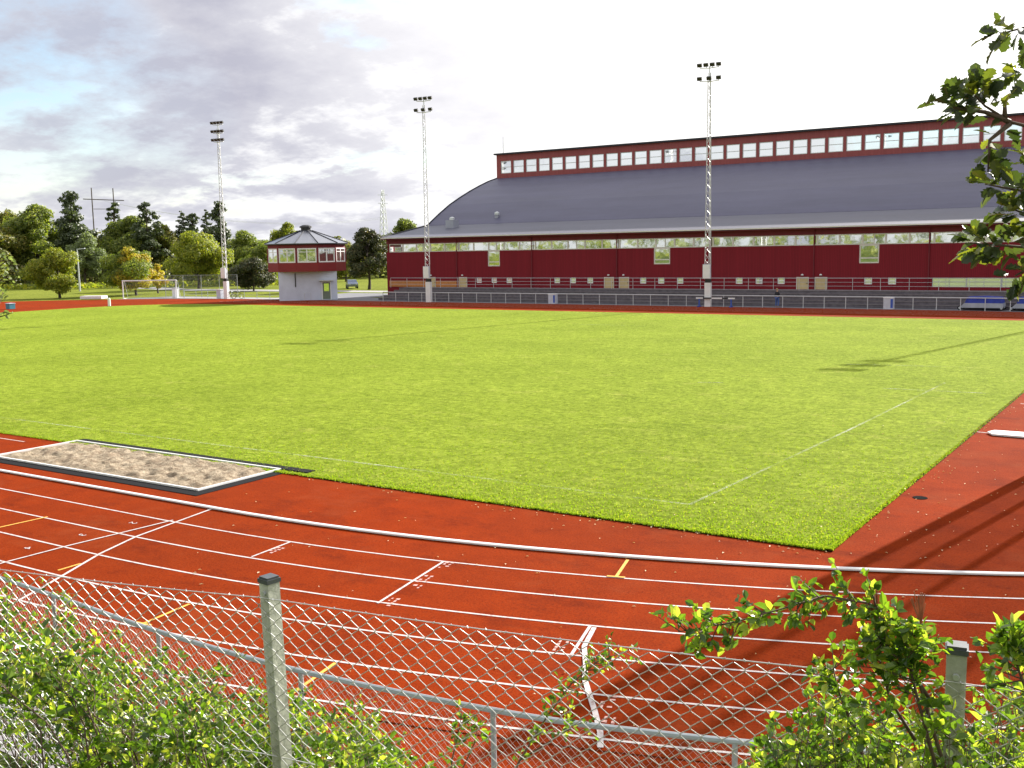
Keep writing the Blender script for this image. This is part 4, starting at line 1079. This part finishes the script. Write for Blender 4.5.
TREES = [  # px, depth, top y, width px, kind, leaves, second, name, label
 (-14, 214, 214, 62, 'broad', 'lf_olive', None, 'birch_tree', 'olive leaved tree at the left edge of the photo behind the meadow'),
 (12, 236, 210, 52, 'broad', 'lf_olive', None, 'birch_tree', 'tall olive tree second from the left edge in the back row'),
 (38, 222, 205, 66, 'broad', 'lf_green', None, 'broadleaf_tree', 'big pointed green tree between the left edge and the tall dark pine'),
 (72, 216, 192, 52, 'pine', 'lf_dark', None, 'pine_tree', 'tall dark pine left of the twin pole pylon'),
 (84, 206, 232, 40, 'broad', 'lf_grey', None, 'willow_tree', 'grey green tree behind the slim street lamp'),
 (101, 232, 236, 42, 'broad', 'lf_olive', None, 'birch_tree', 'low olive tree standing under the twin pole pylon'),
 (114, 232, 202, 30, 'pine', 'lf_dark', None, 'pine_tree', 'dark pine top just right of the twin pole pylon'),
 (130, 222, 214, 58, 'broad', 'lf_green', None, 'birch_tree', 'broad light green tree behind the yellow autumn tree'),
 (149, 218, 202, 40, 'pine', 'lf_dark', None, 'pine_tree', 'ragged dark pine right of the broad tree behind the yellow one'),
 (163, 224, 222, 36, 'broad', 'lf_olive', None, 'birch_tree', 'brownish olive tree right of the yellow autumn tree'),
 (184, 226, 210, 30, 'spruce', 'lf_dark', None, 'spruce_tree', 'narrow dark spruce left of the left floodlight mast'),
 (194, 228, 212, 36, 'pine', 'lf_dark', None, 'pine_tree', 'dark pine behind the maple left of the left mast'),
 (208, 222, 209, 24, 'spruce', 'lf_dark', None, 'spruce_tree', 'thin dark spruce close to the left of the left mast'),
 (222, 212, 200, 38, 'pine', 'lf_dark', None, 'pine_tree', 'tall dark pine right behind the left floodlight mast'),
 (197, 186, 230, 56, 'broad', 'lf_bright', None, 'maple_tree', 'yellow green maple left of the left floodlight mast'),
 (247, 205, 230, 46, 'broad', 'lf_green', None, 'broadleaf_tree', 'green tree between the left mast and the booth'),
 (262, 182, 243, 40, 'broad', 'lf_green', None, 'broadleaf_tree', 'rounded green tree touching the left side of the booth'),
 (291, 232, 220, 34, 'broad', 'lf_bright', None, 'birch_tree', 'thin yellow green birch rising behind the booth roof'),
 (318, 228, 236, 40, 'broad', 'lf_green', None, 'broadleaf_tree', 'low green tree behind the right side of the booth roof'),
 (345, 214, 240, 34, 'broad', 'lf_olive', None, 'broadleaf_tree', 'low olive tree between booth and dark tree by the hall'),
 (368, 166, 225, 44, 'broad', 'lf_under', None, 'broadleaf_tree', 'dark green tree between the booth and the red hall'),
 (407, 250, 218, 40, 'broad', 'lf_green', None, 'broadleaf_tree', 'green tree top peeping over the left end of the hall roof'),
 (57, 152, 247, 48, 'broad', 'lf_bright', None, 'maple_tree', 'small yellow green maple standing alone in front of the left trees'),
 (134, 158, 247, 50, 'broad', 'lf_green', 'lf_yellow', 'maple_tree', 'small maple turning yellow and orange behind the goal'),
 (156, 165, 262, 16, 'broad', 'lf_yellow', None, 'maple_tree', 'slim golden yellow tree right of the goal'),
 (252, 168, 258, 42, 'broad', 'lf_under', None, 'broadleaf_tree', 'low dark tree left of the booth base'),
 (-6, 150, 252, 28, 'broad', 'lf_bright', None, 'maple_tree', 'small bright tree cut by the left edge of the photo'),
]
for i, (px, dp, yt, wp, kind, lm_, sec, nm, lab) in enumerate(TREES):
    tree(nm, lab, place(px, dp), top_h(px, yt, dp), wp * 1.18 * dp / F, kind, lm_, 100 + i, second=sec, dens=.75 if kind != 'broad' else 1.15)
# the wood's dark edge
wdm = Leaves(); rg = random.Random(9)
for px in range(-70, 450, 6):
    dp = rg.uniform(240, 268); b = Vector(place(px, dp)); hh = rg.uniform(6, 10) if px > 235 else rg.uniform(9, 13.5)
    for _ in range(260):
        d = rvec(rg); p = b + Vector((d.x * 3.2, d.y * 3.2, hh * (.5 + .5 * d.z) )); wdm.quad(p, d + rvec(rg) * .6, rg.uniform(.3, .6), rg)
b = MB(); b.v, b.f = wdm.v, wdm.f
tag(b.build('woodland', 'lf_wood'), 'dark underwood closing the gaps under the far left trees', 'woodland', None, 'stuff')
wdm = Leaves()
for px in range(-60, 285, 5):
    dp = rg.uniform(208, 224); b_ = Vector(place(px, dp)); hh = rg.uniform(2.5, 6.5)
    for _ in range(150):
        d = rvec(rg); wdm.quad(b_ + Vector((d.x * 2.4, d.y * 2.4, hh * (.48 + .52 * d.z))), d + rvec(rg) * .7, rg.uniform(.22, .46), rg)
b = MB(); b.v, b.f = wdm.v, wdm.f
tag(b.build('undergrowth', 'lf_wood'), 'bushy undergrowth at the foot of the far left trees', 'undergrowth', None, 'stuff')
# low rough shrubs along the far meadow
wdm = Leaves()
for _ in range(2600):
    px = rg.uniform(-30, 290); dp = rg.uniform(196, 207); b_ = Vector(place(px, dp)); wdm.quad(b_ + Vector((0, 0, rg.uniform(.1, .9))), rvec(rg) + Vector((0, 0, .5)), rg.uniform(.2, .5), rg)
b = MB(); b.v, b.f = wdm.v, wdm.f
tag(b.build('rough_grass', 'lf_bright'), 'tall rough grass on the meadow before the far left trees', 'grass', None, 'stuff')
# wood behind the camera, seen reflected in the hall windows
wdm = Leaves()
for k in range(95):
    u = -290 + 360 * k / 94 + rg.uniform(-2, 2); v = rg.uniform(-34, -14); hh = rg.uniform(11, 19); rr = rg.uniform(2.5, 4)
    for _ in range(190):
        d = rvec(rg); wdm.quad(Vector((u, v, 2 + hh * .5)) + Vector((d.x * rr, d.y * rr, d.z * hh * .5)), d + rvec(rg) * .7, rg.uniform(.4, .8), rg)
b = MB(); b.v, b.f = wdm.v, wdm.f
tag(b.build('woodland', 'lf_green'), 'green trees behind the embankment mirrored in the hall windows', 'woodland', None, 'stuff')

# ================================================================ NEAR SHRUBS
class Foliage:
    def __init__(s, seed): s.rg = random.Random(seed); s.lv = MB(); s.st = MB()
    def leaf(s, p, d, nrm, ln, wd):
        d = d.normalized(); sd = d.cross(nrm)
        sd = sd.normalized() if sd.length > 1e-5 else d.orthogonal().normalized(); up = sd.cross(d)
        c = s.rg.uniform(.10, .35) * wd; dr = s.rg.uniform(-.05, .3) * ln
        pts = [p, p + d * ln * .35 + sd * wd * .45 + up * c, p + d * ln * .72 + sd * wd * .36 + up * (c - dr * .3), p + d * ln - up * dr * .6, p + d * ln * .72 - sd * wd * .36 + up * (c - dr * .3), p + d * ln * .35 - sd * wd * .45 + up * c, p + d * ln * .5 - up * dr * .1]
        s.lv.add(pts, [(0, 1, 2, 6), (6, 2, 3), (0, 6, 4, 5), (6, 3, 4)])
    def oak(s, p, d, nrm, ln):
        d = d.normalized(); sd = d.cross(nrm); sd = sd.normalized() if sd.length > 1e-5 else d.orthogonal().normalized(); up = sd.cross(d)
        prof_ = [(0, .0), (.12, .06), (.22, .20), (.30, .13), (.42, .30), (.52, .20), (.64, .36), (.74, .24), (.86, .24), (1.0, .0)]
        dr = s.rg.uniform(.0, .35); mid = []; lft = []; rgt = []
        for f, wv in prof_:
            m_ = p + d * ln * f - up * ln * dr * f * f; mid.append(m_); lft.append(m_ + sd * ln * wv + up * ln * wv * .25); rgt.append(m_ - sd * ln * wv + up * ln * wv * .25)
        n = len(prof_); fs = []
        for i in range(n - 1): fs += [(i, i + 1, n + i + 1, n + i), (i, 2 * n + i, 2 * n + i + 1, i + 1)]
        s.lv.add(mid + lft + rgt, fs)
    def spray(s, pts, n, ln, spread=.5, r=.004, start=.35, kind='leaf', jit=.02, twigs=True):
        pts = [Vector(p) for p in pts]; k = len(pts)
        s.st.tube(pts, [r * (1 - .75 * i / (k - 1)) for i in range(k)], 5)
        for _ in range(n):
            f = start + (1 - start) * s.rg.random() ** .8; t = f * (k - 1); i = min(int(t), k - 2); p = pts[i].lerp(pts[i + 1], t - i); ax = (pts[i + 1] - pts[i]).normalized()
            out = rvec(s.rg); out = (out - ax * out.dot(ax) * .7).normalized(); d = (out + ax * .7).normalized()
            q = p + d * s.rg.uniform(.0, jit)
            if kind == 'oak': s.oak(q, d + rvec(s.rg) * .3, rvec(s.rg) * .7 + Vector((0, 0, .8)), ln * s.rg.uniform(.65, 1.15))
            else:
                if twigs and s.rg.random() < .35:
                    e = q + d * s.rg.uniform(.03, .08); s.st.tube([p, e], [r * .4, r * .15], 3, False)
                    for w_ in range(5):
                        pp = q.lerp(e, .3 + .175 * w_); s.leaf(pp, d * .5 + rvec(s.rg) * .9, rvec(s.rg) * .8 + Vector((0, 0, .7)), ln * s.rg.uniform(.6, 1.05), ln * s.rg.uniform(.45, .7))
                else: s.leaf(q, d + rvec(s.rg) * .5, rvec(s.rg) * .8 + Vector((0, 0, .7)), ln * s.rg.uniform(.7, 1.25), ln * s.rg.uniform(.45, .75))
def arch(root, tip, rg, lift=.1, n=6, wob=.04):
    out = []
    for i in range(n):
        f = i / (n - 1); p = root.lerp(tip, f) + Vector((0, 0, lift * math.sin(math.pi * f)))
        if 0 < i < n - 1: p += rvec(rg) * wob
        out.append(p)
    return out
def finish(fo, name, label, cat, loc, lm_, group=None):
    t = thing(name, label, cat, loc, group)
    fo.st.build('stem', 'twig', t, smooth=True); fo.lv.build('foliage', lm_, t); return t
def interp(tab, x):
    for (a, b), (c, d) in zip(tab, tab[1:]):
        if a <= x <= c: return b + (d - b) * (x - a) / (c - a)
    return tab[0][1] if x < tab[0][0] else tab[-1][1]
# left shrub, behind the fence
fo = Foliage(31); rg = fo.rg
tabL = [(-40, 585), (0, 592), (40, 612), (80, 634), (120, 650), (170, 654), (215, 678), (250, 690), (285, 690), (330, 705), (360, 700), (385, 742), (412, 768)]
for i in range(640):
    x = rg.uniform(-40, 425); yb = interp(tabL, x); y = yb + (rg.random() ** 1.15) * (800 - yb)
    if x < 62 and y > 675: continue
    dp = rg.uniform(3.45, 3.8) if (rg.random() < .34 and y > yb + 28 and not 215 < x < 320) else rg.uniform(4.75, 6.3); tip = at(x, y, dp); root = at(x + rg.uniform(10, 70), y + 240, dp + rg.uniform(-.2, .4))
    if x < 75 and y > 640: root = at(x + rg.uniform(60, 110), y + 130, dp)
    pts = arch(root, tip, rg, .06); fo.spray(pts, rg.choice((16, 28, 44)), rg.choice((.028, .034, .042)), r=.004, start=.25, jit=.09)
for (x, y, x2, y2) in ((40, 640, 58, 585), (60, 640, 75, 592), (100, 690, 118, 622), (0, 640, 6, 570), (215, 720, 240, 640)): 
    fo.spray(arch(at(x, y + 40, 5.0), at(x2, y2, 5.0), rg, .02), 13, .032, r=.004, start=.2, jit=.02)
finish(fo, 'rose_bush', 'large leafy bush behind the fence at the lower left', 'bush', (-4.2, 4.2, 2.0), 'lf_hedge2', 'bushes along the fence')
# middle sprigs
for lab, pts, n in (('thin leafy sprig right of the large left bush', [(448, 800), (452, 760), (458, 735), (462, 712)], 40), ('slanting leafy shoot in the middle of the fence', [(500, 800), (520, 760), (548, 715), (572, 683), (597, 662), (626, 651)], 95)):
    fo = Foliage(40 + n); P_ = [at(x, y, 4.3) for x, y in pts]
    fo.spray([P_[0] - Vector((0, 0, .8))] + P_, n, .030, r=.006, start=.3, jit=.03)
    if n < 60: fo.spray([P_[0], at(475, 742, 4.3), at(478, 725, 4.3)], 20, .03, r=.004, start=.3)
    else: fo.spray([P_[1], at(560, 735, 4.3), at(585, 720, 4.35)], 14, .028, r=.004, start=.3)
    finish(fo, 'bramble_shoot', lab, 'bush', (P_[0].x, P_[0].y, 2.2), 'lf_hedge', 'bushes along the fence')
# right shrub, through and over the fence
fo = Foliage(51); rg = fo.rg
tabR = [(735, 768), (770, 742), (800, 728), (822, 690), (850, 700), (880, 705), (915, 690), (935, 712), (960, 722), (985, 706), (1010, 665), (1030, 640), (1070, 640)]
for i in range(240):
    x = rg.uniform(735, 1070); yb = interp(tabR, x); y = yb + (rg.random() ** 1.2) * (800 - yb)
    dp = rg.uniform(2.75, 3.9); tip = at(x, y, dp); root = at(x + rg.uniform(-30, 50), y + 330, dp + rg.uniform(-.1, .3))
    fo.spray(arch(root, tip, rg, .04), rg.choice((12, 20, 30)), rg.choice((.028, .034, .04)), r=.004, start=.55, jit=.05)
for ch, n, dp in (([(955, 800), (930, 720), (912, 655), (893, 618), (868, 603), (825, 596), (785, 608), (735, 622), (678, 632)], 120, 2.9), ([(945, 800), (918, 700), (908, 660), (915, 632)], 60, 2.85), ([(930, 700), (905, 660), (880, 640)], 45, 2.9),
                  ([(880, 800), (850, 720), (838, 690), (833, 668)], 34, 3.0), ([(1060, 800), (1030, 700), (1015, 660), (1012, 632)], 60, 2.6), ([(915, 740), (890, 700), (878, 655)], 30, 2.9)):
    P_ = [at(x, y, dp) for x, y in ch]; fo.spray(P_, int(n * 1.5), .038, r=.006, start=.2, jit=.04)
t = finish(fo, 'rose_bush', 'sunlit leafy bush with a long arching shoot at the lower right', 'bush', (-.2, 3.4, 2.6), 'lf_hedge', 'bushes along the fence')
for (x, y) in ((873, 597), (918, 600)):
    mb = MB(); p0 = at(x + 3, y + 25, 2.9)
    for _ in range(22): mb.tube([p0, at(x + rg.uniform(-8, 8), y + rg.uniform(-10, 12), 2.9)], [.0008, .0016], 3)
    tag(mb.build('seed_head', 'twig_red', t), 'brown dried flower spray', None, None, None)
# young tree at the left edge
fo = Foliage(61); rg = fo.rg
fo.spray([at(-30, 900, 4.2), at(-22, 600, 4.2), at(-14, 400, 4.2), at(-12, 330, 4.2), at(-8, 290, 4.2), at(-5, 262, 4.2)], 60, .026, r=.010, start=.62, jit=.05)
fo.spray([at(-14, 380, 4.2), at(-10, 335, 4.2), at(-3, 312, 4.2), at(3, 292, 4.2)], 22, .022, r=.005, start=.3, jit=.03)
finish(fo, 'sapling', 'slender young tree cut by the left edge of the photo', 'tree', (-4.7, 2.2, 2.9), 'lf_grey')
# oak at the right edge
fo = Foliage(71); rg = fo.rg; D_ = 3.1
tk = MB()
def ap(x, y, d=D_): return at(x, y, d)
lim = [ap(1300, 900, 3.3), ap(1290, 500, 3.3), ap(1260, 250, 3.25), ap(1200, 60, 3.2), ap(1130, -150, 3.2)]
for pts, n, st_ in (([lim[3], ap(1110, 152), ap(1050, 132), ap(1010, 122), ap(985, 106), ap(968, 88)], 62, .62), ([ap(1010, 122), ap(985, 112), ap(955, 108), ap(942, 96)], 20, .3), ([ap(1010, 124), ap(990, 140), ap(988, 172)], 14, .25), ([ap(1005, 120), ap(1005, 105), ap(1008, 96)], 7, .4),
                  ([lim[3], ap(1120, 60), ap(1045, 22), ap(1000, 34)], 22, .82), ([lim[3], ap(1100, 90), ap(1040, 80), ap(1020, 70)], 12, .75),
                  ([lim[2], ap(1140, 215), ap(1060, 195), ap(1015, 190), ap(985, 184)], 34, .6), ([lim[2], ap(1140, 260), ap(1060, 250), ap(1010, 246), ap(970, 243)], 58, .55), ([lim[2], ap(1100, 240), ap(1040, 220), ap(1010, 208)], 34, .55), ([ap(1060, 250), ap(1030, 268), ap(1015, 276)], 14, .3), ([lim[2], ap(1090, 210), ap(1040, 180), ap(1020, 150)], 22, .6)):
    fo.spray(pts, int(n * 1.0), .062, r=.009, start=st_, kind='oak', jit=.05)
for k in range(44):                                          # the rest of the crown, on the trunk's own side
    tip = ap(rg.uniform(1090, 1620), rg.uniform(-420, 330), rg.uniform(2.5, 4.3)); f = rg.random()
    st0 = lim[1].lerp(lim[2], f) if k % 3 == 0 else lim[2].lerp(lim[3], f) if k % 3 == 1 else lim[3].lerp(lim[4], f)
    fo.spray([st0, st0.lerp(tip, .5) + Vector((0, 0, .06)), tip], 26, .066, r=.012, start=.3, kind='oak', jit=.12)
ok = thing('oak_tree', 'oak tree with lobed leaves hanging in at the upper right', 'tree', (lim[0].x, lim[0].y, 3.0))
fo.st.build('branch', 'twig', ok, smooth=True); fo.lv.build('crown', 'lf_oak', ok)
MB().tube([Vector((lim[0].x, lim[0].y, 2.9)), lim[1], lim[2], lim[3], lim[4]], [.10, .08, .06, .035, .008], 10).build('trunk', 'trunk', ok, smooth=True)
